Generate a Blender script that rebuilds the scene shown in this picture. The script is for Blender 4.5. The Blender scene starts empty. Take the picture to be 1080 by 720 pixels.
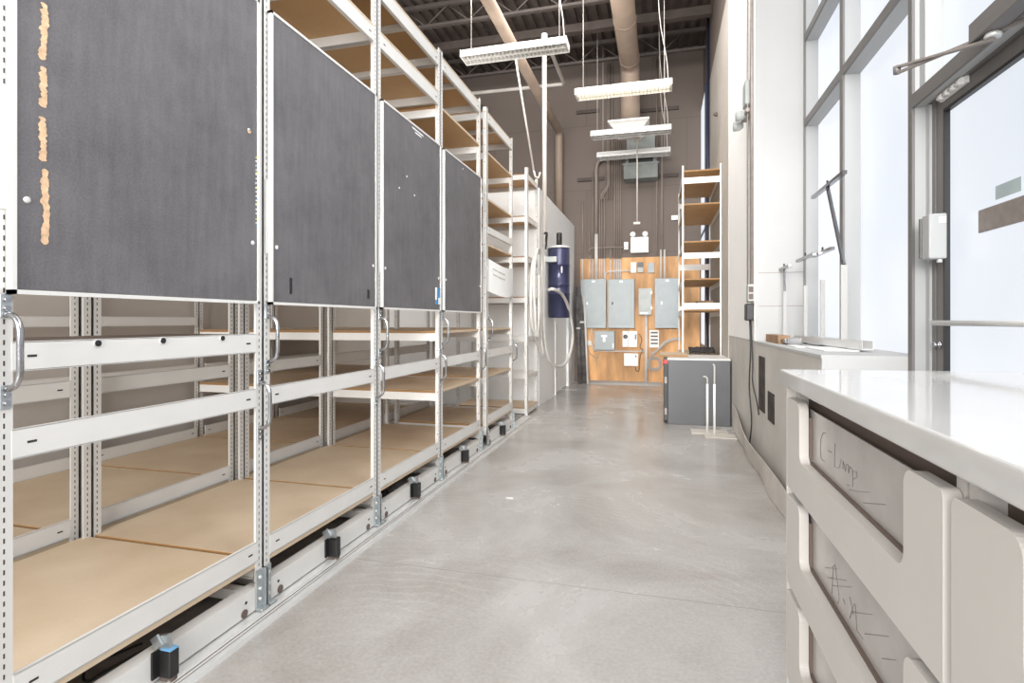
import bpy, bmesh, math, random
from mathutils import Vector, Matrix
random.seed(7)
C = bpy.context.scene.collection
PI = math.pi
# ------------------------------------------------------------------ survey helpers
F = 580.0; HX, HY = 540.0, 338.0; H = 1.15
TH = math.atan(157/F); ST, CT = math.sin(TH), math.cos(TH)
def _ray(px, py):
    u = (px-HX)/F; v = (HY-py)/F
    return (-ST+u*CT, CT+u*ST, v)
def onX(px, py, X):
    a, b, v = _ray(px, py); d = X/a
    return Vector((X, b*d, H+v*d))
def onY(px, py, Y):
    a, b, v = _ray(px, py); d = Y/b
    return Vector((a*d, Y, H+v*d))
def onZ(px, py, Z):
    a, b, v = _ray(px, py); d = (Z-H)/v
    return Vector((a*d, b*d, Z))
# ------------------------------------------------------------------ materials
def srgb(r, g, b):
    f = lambda c: (c/255/12.92) if c/255 <= .04045 else ((c/255+.055)/1.055)**2.4
    return (f(r), f(g), f(b), 1)
def nm(name):
    m = bpy.data.materials.new(name); m.use_nodes = True
    nt = m.node_tree; return m, nt, nt.nodes['Principled BSDF']
def N(nt, t, **kw):
    n = nt.nodes.new(t)
    for k, v in kw.items():
        if k.startswith('i_'): n.inputs[int(k[2:]) if k[2:].isdigit() else k[2:].replace('_', ' ')].default_value = v
        else: setattr(n, k, v)
    return n
def mat(name, rgb, rough=.5, metal=0, var=.06, scale=6, bump=0, bscale=60, spec=.5, stretch=None):
    m, nt, p = nm(name); L = nt.links
    tc = N(nt, 'ShaderNodeTexCoord'); src = tc.outputs['Object']
    if stretch:
        mp = N(nt, 'ShaderNodeMapping'); mp.inputs['Scale'].default_value = stretch; L.new(src, mp.inputs[0]); src = mp.outputs[0]
    n = N(nt, 'ShaderNodeTexNoise'); n.inputs['Scale'].default_value = scale; n.inputs['Detail'].default_value = 5; L.new(src, n.inputs[0])
    r = N(nt, 'ShaderNodeValToRGB'); c = srgb(*rgb)
    r.color_ramp.elements[0].color = [x*(1-var*2.2) for x in c[:3]]+[1]; r.color_ramp.elements[1].color = [min(1, x*(1+var*1.6)) for x in c[:3]]+[1]
    r.color_ramp.elements[0].position = .3; r.color_ramp.elements[1].position = .7
    L.new(n.outputs['Fac'], r.inputs[0]); L.new(r.outputs[0], p.inputs['Base Color'])
    p.inputs['Roughness'].default_value = rough; p.inputs['Metallic'].default_value = metal; p.inputs['Specular IOR Level'].default_value = spec
    if bump:
        b = N(nt, 'ShaderNodeBump'); b.inputs['Strength'].default_value = bump; b.inputs['Distance'].default_value = .01
        n2 = N(nt, 'ShaderNodeTexNoise'); n2.inputs['Scale'].default_value = bscale; n2.inputs['Detail'].default_value = 4; L.new(src, n2.inputs[0])
        L.new(n2.outputs['Fac'], b.inputs['Height']); L.new(b.outputs[0], p.inputs['Normal'])
    return m
def math_(nt, op, a, b=None, c=None):
    n = N(nt, 'ShaderNodeMath', operation=op)
    for i, v in enumerate((a, b, c)):
        if v is None: continue
        if isinstance(v, (int, float)): n.inputs[i].default_value = v
        else: nt.links.new(v, n.inputs[i])
    return n.outputs[0]
def slot_mat():
    m, nt, p = nm('slotted post'); L = nt.links
    tc = N(nt, 'ShaderNodeTexCoord'); s = N(nt, 'ShaderNodeSeparateXYZ'); L.new(tc.outputs['Object'], s.inputs[0])
    g = N(nt, 'ShaderNodeSeparateXYZ'); L.new(tc.outputs['Normal'], g.inputs[0])
    fx = math_(nt, 'GREATER_THAN', math_(nt, 'ABSOLUTE', g.outputs[0]), .7)
    a = math_(nt, 'LESS_THAN', math_(nt, 'ABSOLUTE', s.outputs[1]), .0021)
    b = math_(nt, 'LESS_THAN', math_(nt, 'FRACT', math_(nt, 'MULTIPLY', s.outputs[2], 1/.0254)), .48)
    slot = math_(nt, 'MULTIPLY', math_(nt, 'MULTIPLY', a, b), fx)
    fy = math_(nt, 'GREATER_THAN', math_(nt, 'ABSOLUTE', g.outputs[1]), .7)
    z2 = math_(nt, 'ABSOLUTE', math_(nt, 'SUBTRACT', math_(nt, 'FRACT', math_(nt, 'MULTIPLY', s.outputs[2], 1/.152)), .5))
    dz = math_(nt, 'MULTIPLY', z2, .152)
    r = math_(nt, 'SQRT', math_(nt, 'ADD', math_(nt, 'POWER', dz, 2), math_(nt, 'POWER', math_(nt, 'ABSOLUTE', math_(nt,'ADD', s.outputs[0], .003)), 2)))
    hole = math_(nt, 'MULTIPLY', math_(nt, 'LESS_THAN', r, .0045), fy)
    mask = math_(nt, 'MAXIMUM', slot, hole)
    mx = N(nt, 'ShaderNodeMix', data_type='RGBA'); mx.inputs[6].default_value = srgb(214, 212, 208); mx.inputs[7].default_value = srgb(60, 54, 50)
    L.new(mask, mx.inputs[0]); L.new(mx.outputs[2], p.inputs['Base Color']); p.inputs['Roughness'].default_value = .42
    return m
def board_mat():
    m, nt, p = nm('particle board'); L = nt.links
    tc = N(nt, 'ShaderNodeTexCoord'); g = N(nt, 'ShaderNodeNewGeometry')
    n = N(nt, 'ShaderNodeTexNoise'); n.inputs['Scale'].default_value = 3; n.inputs['Detail'].default_value = 6; L.new(g.outputs['Position'], n.inputs[0])
    n2 = N(nt, 'ShaderNodeTexNoise'); n2.inputs['Scale'].default_value = 260; n2.inputs['Detail'].default_value = 2; L.new(g.outputs['Position'], n2.inputs[0])
    r = N(nt, 'ShaderNodeValToRGB'); e = r.color_ramp.elements
    e[0].position = .3; e[0].color = srgb(190, 167, 138); e[1].position = .72; e[1].color = srgb(212, 193, 168)
    L.new(math_(nt, 'ADD', math_(nt, 'MULTIPLY', n.outputs['Fac'], .7), math_(nt, 'MULTIPLY', n2.outputs['Fac'], .3)), r.inputs[0])
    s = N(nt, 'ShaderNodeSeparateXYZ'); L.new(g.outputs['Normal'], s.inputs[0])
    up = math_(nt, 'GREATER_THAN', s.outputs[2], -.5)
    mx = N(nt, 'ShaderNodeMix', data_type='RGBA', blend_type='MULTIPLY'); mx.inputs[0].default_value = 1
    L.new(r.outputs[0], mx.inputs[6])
    m2 = N(nt, 'ShaderNodeMix', data_type='RGBA'); m2.inputs[6].default_value = (.97, .77, .53, 1); m2.inputs[7].default_value = (1, 1, 1, 1); L.new(up, m2.inputs[0])  # undersides tinted orange: shade painted into the board colour
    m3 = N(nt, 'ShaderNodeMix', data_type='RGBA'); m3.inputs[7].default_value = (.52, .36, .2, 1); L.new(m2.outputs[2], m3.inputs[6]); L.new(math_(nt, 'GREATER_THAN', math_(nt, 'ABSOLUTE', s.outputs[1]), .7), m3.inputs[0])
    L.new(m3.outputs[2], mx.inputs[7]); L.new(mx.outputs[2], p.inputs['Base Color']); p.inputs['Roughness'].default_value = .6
    return m
def black_mat():
    m, nt, p = nm('black painted board'); L = nt.links
    tc = N(nt, 'ShaderNodeTexCoord')
    n = N(nt, 'ShaderNodeTexNoise'); n.inputs['Scale'].default_value = 3.2; n.inputs['Detail'].default_value = 9; n.inputs['Roughness'].default_value = .68; L.new(tc.outputs['Object'], n.inputs[0])
    f = N(nt, 'ShaderNodeTexNoise'); f.inputs['Scale'].default_value = 170; L.new(tc.outputs['Object'], f.inputs[0])
    mp = N(nt, 'ShaderNodeMapping'); mp.inputs['Scale'].default_value = (1, 26, 3); mp.inputs['Rotation'].default_value = (.5, 0, 0); L.new(tc.outputs['Object'], mp.inputs[0])
    st = N(nt, 'ShaderNodeTexNoise'); st.inputs['Scale'].default_value = 1.5; st.inputs['Detail'].default_value = 3; L.new(mp.outputs[0], st.inputs[0])
    v = math_(nt, 'ADD', math_(nt, 'ADD', math_(nt, 'MULTIPLY', n.outputs[0], .5), math_(nt, 'MULTIPLY', f.outputs[0], .3)), math_(nt, 'MULTIPLY', st.outputs[0], .2))
    r = N(nt, 'ShaderNodeValToRGB'); e = r.color_ramp.elements
    e[0].position = .36; e[0].color = srgb(84, 82, 84); e[1].position = .68; e[1].color = srgb(118, 115, 117); L.new(v, r.inputs[0])
    L.new(r.outputs[0], p.inputs['Base Color']); p.inputs['Roughness'].default_value = .62
    return m
def floor_mat():
    m, nt, p = nm('polished concrete'); L = nt.links
    g = N(nt, 'ShaderNodeNewGeometry')
    n = N(nt, 'ShaderNodeTexNoise'); n.inputs['Scale'].default_value = .9; n.inputs['Detail'].default_value = 8; n.inputs['Roughness'].default_value = .62; n.inputs['Distortion'].default_value = .5; L.new(g.outputs['Position'], n.inputs[0])
    # trowel arcs
    w = N(nt, 'ShaderNodeTexWave', wave_type='RINGS', rings_direction='Z'); w.inputs['Scale'].default_value = 5.2; w.inputs['Distortion'].default_value = 7; w.inputs['Detail'].default_value = 5; w.inputs['Detail Scale'].default_value = 1.1
    mp = N(nt, 'ShaderNodeMapping'); mp.inputs['Location'].default_value = (.9, -1.2, 0); L.new(g.outputs['Position'], mp.inputs[0]); L.new(mp.outputs[0], w.inputs[0])
    n3 = N(nt, 'ShaderNodeTexNoise'); n3.inputs['Scale'].default_value = 1.1; L.new(g.outputs['Position'], n3.inputs[0])
    fine = N(nt, 'ShaderNodeTexNoise'); fine.inputs['Scale'].default_value = 70; fine.inputs['Detail'].default_value = 6; L.new(g.outputs['Position'], fine.inputs[0])
    arc = math_(nt, 'MULTIPLY', math_(nt, 'POWER', w.outputs['Fac'], 5), math_(nt, 'SMOOTH_MIN', math_(nt, 'MAXIMUM', math_(nt, 'MULTIPLY', math_(nt, 'SUBTRACT', n3.outputs[0], .47), 6), 0), 1, .1))
    v = math_(nt, 'ADD', math_(nt, 'MULTIPLY', n.outputs[0], .8), math_(nt, 'MULTIPLY', fine.outputs[0], .2))
    v = math_(nt, 'ADD', v, math_(nt, 'MULTIPLY', arc, .05))
    r = N(nt, 'ShaderNodeValToRGB'); e = r.color_ramp.elements
    e[0].position = .34; e[0].color = srgb(150, 144, 138); e[1].position = .64; e[1].color = srgb(189, 187, 184); L.new(v, r.inputs[0])
    s = N(nt, 'ShaderNodeSeparateXYZ'); L.new(g.outputs['Position'], s.inputs[0])
    jy = math_(nt, 'LESS_THAN', math_(nt, 'ABSOLUTE', math_(nt, 'SUBTRACT', math_(nt, 'ADD', math_(nt, 'FRACT', math_(nt, 'DIVIDE', math_(nt, 'SUBTRACT', s.outputs[1], 2.37), 3.4)), .5), 1)), .4999)
    fr = math_(nt, 'FRACT', math_(nt, 'ADD', math_(nt, 'DIVIDE', math_(nt, 'SUBTRACT', s.outputs[1], 2.37), 3.4), .5))
    dist = math_(nt, 'ABSOLUTE', math_(nt, 'SUBTRACT', fr, .5))
    joint = math_(nt, 'LESS_THAN', dist, .0009)
    mx = N(nt, 'ShaderNodeMix', data_type='RGBA'); mx.inputs[7].default_value = srgb(140, 136, 131)
    L.new(math_(nt, 'MULTIPLY', joint, .7), mx.inputs[0]); L.new(r.outputs[0], mx.inputs[6]); L.new(mx.outputs[2], p.inputs['Base Color'])
    rr = N(nt, 'ShaderNodeMapRange'); rr.inputs[1].default_value = .3; rr.inputs[2].default_value = .7; rr.inputs[3].default_value = .14; rr.inputs[4].default_value = .34; L.new(n.outputs[0], rr.inputs[0]); L.new(rr.outputs[0], p.inputs['Roughness'])
    b = N(nt, 'ShaderNodeBump'); b.inputs['Strength'].default_value = .22; b.inputs['Distance'].default_value = .006
    hh = math_(nt, 'ADD', math_(nt, 'MULTIPLY', arc, .35), math_(nt, 'MULTIPLY', n.outputs[0], 1.2))
    L.new(hh, b.inputs['Height']); L.new(b.outputs[0], p.inputs['Normal'])
    return m
def masonry_mat(name, c1, c2, sx=.8, sz=.4):
    m, nt, p = nm(name); L = nt.links
    g = N(nt, 'ShaderNodeNewGeometry'); s = N(nt, 'ShaderNodeSeparateXYZ'); L.new(g.outputs['Position'], s.inputs[0])
    cb = N(nt, 'ShaderNodeCombineXYZ'); L.new(math_(nt, 'ADD', s.outputs[0], s.outputs[1]), cb.inputs[0]); L.new(s.outputs[2], cb.inputs[1])
    b = N(nt, 'ShaderNodeTexBrick'); b.inputs['Scale'].default_value = 1; b.inputs['Brick Width'].default_value = sx; b.inputs['Row Height'].default_value = sz; b.inputs['Mortar Size'].default_value = .006
    b.inputs['Color1'].default_value = srgb(*c1); b.inputs['Color2'].default_value = srgb(*[x+3 for x in c1]); b.inputs['Mortar'].default_value = srgb(*c2); L.new(cb.outputs[0], b.inputs[0])
    L.new(b.outputs[0], p.inputs['Base Color']); p.inputs['Roughness'].default_value = .8
    return m
def emis(name, rgb, st):
    m, nt, p = nm(name); p.inputs['Base Color'].default_value = srgb(*rgb); p.inputs['Emission Color'].default_value = srgb(*rgb); p.inputs['Emission Strength'].default_value = st; p.inputs['Roughness'].default_value = .25
    return m
def frost_mat():
    m, nt, p = nm('frosted glass'); L = nt.links
    g = N(nt, 'ShaderNodeNewGeometry')
    n = N(nt, 'ShaderNodeTexNoise'); n.inputs['Scale'].default_value = .8; n.inputs['Detail'].default_value = 2; L.new(g.outputs['Position'], n.inputs[0])
    r = N(nt, 'ShaderNodeValToRGB'); e = r.color_ramp.elements
    e[0].position = .3; e[0].color = srgb(224, 231, 241); e[1].position = .7; e[1].color = srgb(240, 243, 249); L.new(n.outputs[0], r.inputs[0])
    L.new(r.outputs[0], p.inputs['Emission Color']); p.inputs['Emission Strength'].default_value = 1.0
    p.inputs['Base Color'].default_value = (.02, .02, .02, 1); p.inputs['Roughness'].default_value = .3
    return m
M = dict(
 post=slot_mat(), board=board_mat(), black=black_mat(), floor=floor_mat(), frost=frost_mat(),
 white=mat('white enamel steel', (218, 216, 212), .4, var=.015), beam=mat('white shelf beam', (220, 218, 214), .38, var=.015),
 dk=mat('dark slot', (52, 48, 46), .8), chrome=mat('chrome', (178, 178, 180), .16, 1, var=.02), zinc=mat('zinc plate', (190, 196, 198), .35, .8),
 blackp=mat('black plastic', (32, 31, 31), .4), rubber=mat('dark rubber deck', (150, 146, 143), .6, var=.12, scale=14), alu=mat('aluminium track', (222, 222, 220), .35, .35, var=.03),
 wallw=mat('white drywall', (182, 182, 181), .75, var=.025, scale=1.5), wallg=mat('grey painted low wall', (192, 188, 182), .75, var=.05, scale=2.5), wallb=mat('beige painted wall', (182, 175, 167), .75, var=.04, scale=2),
 part=mat('white partition drywall', (242, 242, 241), .7, var=.015, scale=1.2), wallw_lit=mat('white drywall with painted light', (246, 245, 243), .7, var=.01, scale=1.5), tubeg=mat('pale enamel tube', (176, 175, 173), .5, var=.02), chrome_dark=mat('chrome with painted dark reflections', (138, 136, 138), .22, 1, var=.1), leftw=mat('beige drywall', (196, 188, 180), .8, var=.03, scale=1.2),  # chrome of the ledge stands is darkened to imitate dark reflections
 brown=masonry_mat('brown painted masonry', (112, 101, 94), (101, 91, 84), 1.2, 1.2), brownpl=mat('brown painted metal', (104, 93, 86), .6, var=.06), deck=mat('dark brown roof deck', (84, 74, 69), .7, var=.1),
 steel=mat('dark painted steel joist', (92, 84, 80), .6), duct=mat('beige duct', (160, 142, 127), .5, var=.06, scale=3, spec=.3), ply=mat('orange plywood', (208, 158, 106), .6, var=.28, scale=3, stretch=(1, 1, .3)),
 panel=mat('grey electrical enclosure', (158, 166, 168), .45, var=.03), panel2=mat('light grey enclosure', (176, 180, 178), .5), whitep=mat('white plastic', (230, 229, 226), .4, var=.01),
 mull=mat('silver aluminium mullion', (172, 173, 173), .5, .0, var=.015, scale=2), mull_shade=mat('aluminium with painted shade', (118, 115, 113), .5, .2, var=.03),  # second tone is the same aluminium, darkened to imitate unlit room-facing sides
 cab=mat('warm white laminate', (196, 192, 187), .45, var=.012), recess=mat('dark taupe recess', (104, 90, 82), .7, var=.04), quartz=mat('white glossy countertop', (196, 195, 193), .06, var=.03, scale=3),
 acr=mat('smoky acrylic window', (172, 167, 163), .22, var=.06, scale=9), ink=mat('grey pencil', (110, 105, 104), .8), 
 gsteel=mat('charcoal cabinet side', (92, 94, 97), .5, .1, var=.07, scale=2), navy=mat('navy enamel', (56, 58, 86), .3, .3, var=.06), hose=mat('grey vacuum hose', (206, 203, 198), .5, bump=.4, bscale=120),
 peel=mat('bare fibreboard', (222, 186, 150), .8, var=.12, scale=60), paper=mat('white paper', (236, 236, 234), .7, var=.01), red=mat('red plastic', (200, 40, 36), .4),
 blue=mat('blue print', (60, 140, 190), .5, var=.4, scale=60), bluep=mat('blue plastic', (110, 165, 205), .4), roll=mat('dark grey roll', (96, 93, 92), .7, var=.25, scale=9), wood=mat('wood block', (150, 118, 88), .6, var=.15),
 cable=mat('grey cable', (180, 172, 164), .5), cableb=mat('black cable', (44, 42, 42), .5), plate=mat('brushed grey plate', (150, 142, 136), .45, .4, var=.06, scale=30), tint=mat('darker grey glass spot', (170, 184, 186), .6),
 base=mat('pale rubber baseboard', (196, 190, 182), .6, var=.04), yellow=mat('yellow sticker', (214, 214, 90), .6), hole=mat('hole', (62, 54, 50), .9, var=.3, scale=12), lamp=emis('lit fluorescent tube', (255, 244, 222), 3.5),
 conduit=mat('brown painted conduit', (142, 130, 121), .5, var=.06), conduitw=mat('grey white conduit', (206, 200, 194), .45), heater=mat('galvanised heater body', (132, 136, 133), .5, .2, var=.08), navyp=mat('dark blue pipe', (40, 46, 66), .4),
)
# ------------------------------------------------------------------ mesh building
class MB:
    def __init__(s): s.bm = bmesh.new()
    def box(s, x0, x1, y0, y1, z0, z1, bev=0):
        b = bmesh.new(); bmesh.ops.create_cube(b, size=1)
        for v in b.verts: v.co = Vector(((x0+x1)/2+v.co.x*(x1-x0), (y0+y1)/2+v.co.y*(y1-y0), (z0+z1)/2+v.co.z*(z1-z0)))
        if x1 < x0 or y1 < y0 or z1 < z0: bmesh.ops.recalc_face_normals(b, faces=b.faces)
        if bev: bmesh.ops.bevel(b, geom=list(b.edges), offset=bev, segments=2, profile=.5, affect='EDGES')
        s._add(b); return s
    def obox(s, c, ax, ay, az, hx, hy, hz):   # oriented box
        b = bmesh.new(); bmesh.ops.create_cube(b, size=2)
        for v in b.verts: v.co = Vector(c)+Vector(ax)*v.co.x*hx+Vector(ay)*v.co.y*hy+Vector(az)*v.co.z*hz
        bmesh.ops.recalc_face_normals(b, faces=b.faces); s._add(b); return s
    def bar(s, p, q, w, h, up=(0, 0, 1)):
        p, q = Vector(p), Vector(q); d = (q-p).normalized(); sx = d.cross(Vector(up)).normalized(); u = sx.cross(d)
        return s.obox((p+q)/2, d, sx, u, (q-p).length/2, w/2, h/2)
    def prism(s, pts, axis, a, b_):       # polygon in the two other axes, extruded along axis
        b = bmesh.new()
        def mk(p, t):
            return {'x': (t, p[0], p[1]), 'y': (p[0], t, p[1]), 'z': (p[0], p[1], t)}[axis]
        v0 = [b.verts.new(mk(p, a)) for p in pts]; v1 = [b.verts.new(mk(p, b_)) for p in pts]
        b.faces.new(v0); b.faces.new(v1[::-1]); n = len(pts)
        for i in range(n): b.faces.new((v0[i], v1[i], v1[(i+1) % n], v0[(i+1) % n]))
        bmesh.ops.recalc_face_normals(b, faces=b.faces); s._add(b); return s
    def tube(s, pts, r, seg=10, smooth_=True, cap=True, res=0):
        pts = [Vector(p) for p in pts]
        if res: pts = catmull(pts, res)
        b = bmesh.new(); rings = []; up = None
        for i, p in enumerate(pts):
            t = ((pts[min(i+1, len(pts)-1)]-p).normalized()+(p-pts[max(i-1, 0)]).normalized())
            t = t.normalized() if t.length > 1e-6 else Vector((0, 0, 1))
            if up is None: up = Vector((0, 0, 1)) if abs(t.z) < .9 else Vector((1, 0, 0))
            a = t.cross(up)
            if a.length < 1e-4: a = t.orthogonal()
            a.normalize(); bb = a.cross(t).normalized(); up = bb
            rr = r(i/(len(pts)-1)) if callable(r) else r
            rings.append([b.verts.new(p+a*rr*math.cos(2*PI*k/seg)+bb*rr*math.sin(2*PI*k/seg)) for k in range(seg)])
        for i in range(len(rings)-1):
            for k in range(seg):
                f = b.faces.new((rings[i][k], rings[i][(k+1) % seg], rings[i+1][(k+1) % seg], rings[i+1][k])); f.smooth = smooth_
        if cap: b.faces.new(rings[0][::-1]); b.faces.new(rings[-1])
        bmesh.ops.recalc_face_normals(b, faces=b.faces); s._add(b); return s
    def cyl(s, p, q, r, seg=20): return s.tube([p, q], r, seg)
    def lathe(s, c, prof, seg=32, axis='z'):
        b = bmesh.new(); rings = []
        for (r, h) in prof:
            ring = []
            for k in range(seg):
                a = 2*PI*k/seg; x, y = r*math.cos(a), r*math.sin(a)
                v = {'z': (x, y, h), 'x': (h, x, y), 'y': (x, h, y)}[axis]
                ring.append(b.verts.new(Vector(c)+Vector(v)))
            rings.append(ring)
        for i in range(len(rings)-1):
            for k in range(seg):
                f = b.faces.new((rings[i][k], rings[i][(k+1) % seg], rings[i+1][(k+1) % seg], rings[i+1][k])); f.smooth = True
        b.faces.new(rings[0][::-1]); b.faces.new(rings[-1]); bmesh.ops.recalc_face_normals(b, faces=b.faces); s._add(b); return s
    def quad(s, *p):
        s.bm.faces.new([s.bm.verts.new(Vector(q)) for q in p]); return s
    def _add(s, b):
        me = bpy.data.meshes.new('t'); b.to_mesh(me); b.free(); s.bm.from_mesh(me); bpy.data.meshes.remove(me)
    def build(s, name, m, parent=None, origin=None):
        me = bpy.data.meshes.new(name); 
        co = [v.co for v in s.bm.verts]
        lo = [min(c[i] for c in co) for i in range(3)]; hi = [max(c[i] for c in co) for i in range(3)]
        o_ = Vector(origin) if origin is not None else Vector(((lo[0]+hi[0])/2, (lo[1]+hi[1])/2, lo[2]))
        bmesh.ops.translate(s.bm, verts=s.bm.verts, vec=-o_)
        s.bm.to_mesh(me); s.bm.free(); me.materials.append(M[m] if isinstance(m, str) else m)
        o = bpy.data.objects.new(name, me); C.objects.link(o)
        w = Vector((0, 0, 0)); p = parent
        while p is not None: w += p.location; p = p.parent
        o.parent = parent; o.location = o_-w
        return o
def catmull(P, n):
    out = []
    for i in range(len(P)-1):
        p0, p1, p2, p3 = P[max(i-1, 0)], P[i], P[i+1], P[min(i+2, len(P)-1)]
        for k in range(n):
            t = k/n
            out.append(.5*((2*p1)+(p2-p0)*t+(2*p0-5*p1+4*p2-p3)*t*t+(3*p1-p0-3*p2+p3)*t**3))
    out.append(P[-1]); return out
def tag(o, label, cat, group=None, kind=None):
    o['label'] = label; o['category'] = cat
    if group: o['group'] = group
    if kind: o['kind'] = kind
    return o
def thing(name, label, cat, loc, group=None):
    o = bpy.data.objects.new(name, None); C.objects.link(o); o.location = loc; o.empty_display_size = .1
    return tag(o, label, cat, group)
def struct(name, mb, m, parent=None):
    o = mb.build(name, m, parent)
    if parent is None: o['kind'] = 'structure'
    return o

# ================================================================== SETTING
XR, XW, YB = .743, 1.10, 10.35       # right low wall face, mullion front plane, back wall
struct('floor', MB().box(-6.5, 1.6, -4, YB+.2, -.1, 0), 'floor')
cm = MB()                            # corrugated deck
x = -6.5
while x < 1.6:
    cm.box(x, x+.085, -1.0, YB+.2, 6.02, 6.07); x += .17
cm.box(-6.5, 1.6, -1.0, YB+.2, 6.07, 6.12)
struct('ceiling', cm, 'deck')
struct('wall_back', MB().box(-6.5, 1.6, YB, YB+.2, 0, 6.1), 'brown')
struct('wall_left', MB().box(-3.92, -3.8, -1.2, 7.15, 0, 2.94), 'leftw')
struct('wall_left_upper', MB().box(-6.6, -6.5, 0, YB+.2, 0, 6.1), 'brown')
# partition room beside the far aisle, with a door opening
dy0, dy1 = 8.40, 9.60
pw = MB().box(-3.8, -1.6, 7.15, 7.25, 0, 2.94)
pw.box(-1.68, -1.58, 7.25, dy0, 0, 2.94); pw.box(-1.68, -1.58, dy1, YB, 0, 2.94); pw.box(-1.68, -1.58, dy0, dy1, 2.1, 2.94)
struct('wall_partition', pw, 'part')
dr = struct('door_2', MB().box(-1.64, -1.60, dy0+.17, dy1-.03, .01, 2.07), 'part')
fr = MB(); fr.box(-1.68, -1.565, dy0-.03, dy0, 0, 2.13); fr.box(-1.68, -1.565, dy1-.03, dy1+.02, 0, 2.13); fr.box(-1.68, -1.565, dy0, dy1-.03, 2.08, 2.13)
fr.build('door_frame', 'part', dr)
MB().box(-1.66, -1.63, dy0, dy0+.165, .02, 2.06).build('dark_gap', 'dk', dr)
for z in (.25, 1.0, 1.8): MB().cyl((-1.60, dy0+.165, z), (-1.60, dy0+.165, z+.1), .012).build('hinge', 'panel2', dr)

# right wall: low wall + ledge, pier, far wall
lw = MB().box(XR, XW+.12, 2.935, 6.62, 0, .970); struct('wall_right_low', lw, 'wallg')
struct('wall_right_low_end', MB().box(XR, XW+.0, 2.925, 2.935, 0, .970), 'wallw')
struct('trim_1', MB().prism([(XR-.004, 2.925), (XW+.12, 2.925), (XW+.12, 4.85), (XR-.004, 4.85)], 'z', .970, .985), 'wallw')   # sill cap
struct('wall_right_pier', MB().box(XR, 1.45, 4.85, 6.62, .970, 4.88), 'wallw')
struct('wall_right_pier_lightened', MB().box(XR-.005, XR, 4.852, 6.62, .985, 4.88), 'wallw_lit')  # thin slab of the same drywall, missing light put into its colour
struct('wall_right_far', MB().box(XR-.01, 1.45, 6.62, 9.20, 0, 4.88), 'wallb')
struct('wall_right_upper', MB().box(XR-.01, 1.45, 4.85, YB, 4.88, 6.1), 'brown')
struct('wall_right_corner', MB().box(.69, 1.45, 9.20, YB, 0, .75), 'wallb')
w3 = struct('window_3', MB().box(.69, .71, 9.20, YB-.03, .75, 4.88), 'frost')
MB().box(.67, .71, 9.15, 9.20, .75, 4.88).build('window_frame', 'navyp', w3)
MB().box(.68, .69, 9.20, YB-.03, 2.6, 2.65).build('window_bar', 'navyp', w3)
# holes cut in the low wall (dark recesses)
def onlow(px, py): return onX(px, py, XR)
for (a, b, c, d) in ((801, 375, 807, 436), (810.5, 412, 817, 448)):
    p, q = onlow(a, b), onlow(c, d)
    tag(MB().box(XR-.006, XR+.01, q.y, p.y, q.z, p.z).build('wall_opening', 'hole'), ('tall narrow rough hole cut in the grey low wall' if a < 805 else 'shorter square hole cut low in the grey low wall nearer the drawers'), 'wall hole')
# curtain wall of frosted windows.
Yb = [4.83, 3.90, 2.93]
GX = 1.20
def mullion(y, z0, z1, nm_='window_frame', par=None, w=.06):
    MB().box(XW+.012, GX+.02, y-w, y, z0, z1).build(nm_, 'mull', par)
    MB().box(XW, XW+.012, y-w-.001, y+.001, z0, z1).build(nm_, 'mull_shade', par)  # front strip carries the shade in its metal colour
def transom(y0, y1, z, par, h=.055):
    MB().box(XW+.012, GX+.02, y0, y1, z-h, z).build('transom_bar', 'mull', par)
    MB().box(XW, XW+.012, y0, y1, z-h, z).build('transom_face', 'mull_shade', par)
w1 = struct('window_1', MB().box(GX, GX+.01, 3.90, 4.83, .985, 6.0), 'frost')
mullion(4.85, .985, 6.0, par=w1, w=.03)
mullion(3.93, .985, 6.0, par=w1)
w2 = struct('window_2', MB().box(GX, GX+.01, 2.93, 3.90, .985, 6.0), 'frost')
mullion(2.925, .0, 6.0, par=w2, w=.04)
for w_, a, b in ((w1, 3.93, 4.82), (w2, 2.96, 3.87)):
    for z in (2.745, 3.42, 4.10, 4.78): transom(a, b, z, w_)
# door bay
w4 = struct('window_4', MB().box(GX, GX+.01, 1.55, 2.885, 2.19, 6.0), 'frost')
transom(1.55, 2.885, 2.175, w4, .06)
MB().box(XW+.03, GX+.02, 2.83, 2.885, 2.175, 6.0).build('window_frame', 'mull', w4)
door = struct('door_1', MB().box(GX-.01, GX, 1.72, 2.76, .12, 2.055), 'frost')
MB().box(XW+.055, GX+.02, 2.85, 2.885, 0, 2.135).build('door_jamb', 'mull', door)
MB().box(XW+.065, GX+.02, 2.825, 2.85, 0, 2.135).build('door_jamb', 'mull_shade', door)
MB().box(GX-.03, GX+.01, 2.76, 2.815, .02, 2.11).build('door_stile', 'mull_shade', door)
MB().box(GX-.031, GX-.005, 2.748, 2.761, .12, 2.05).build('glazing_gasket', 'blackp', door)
MB().box(GX-.03, GX+.01, 1.62, 1.72, .02, 2.11).build('door_stile', 'mull_shade', door)
MB().box(GX-.03, GX+.01, 1.72, 2.76, 2.055, 2.11).build('door_rail', 'mull_shade', door)
MB().box(GX-.03, GX+.01, 1.72, 2.76, .02, .12).build('door_rail', 'mull_shade', door)
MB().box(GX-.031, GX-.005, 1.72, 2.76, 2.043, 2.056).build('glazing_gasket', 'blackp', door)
MB().box(XW+.05, GX+.02, 1.55, 2.85, 2.112, 2.135).build('door_head', 'mull_shade', door)
pb = MB().cyl((GX-.09, 1.66, 1.14), (GX-.09, 2.71, 1.14), .011); pb.cyl((GX-.09, 2.69, 1.14), (GX-.02, 2.69, 1.14), .009); pb.cyl((GX-.09, 1.68, 1.14), (GX-.02, 1.68, 1.14), .009)
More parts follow.
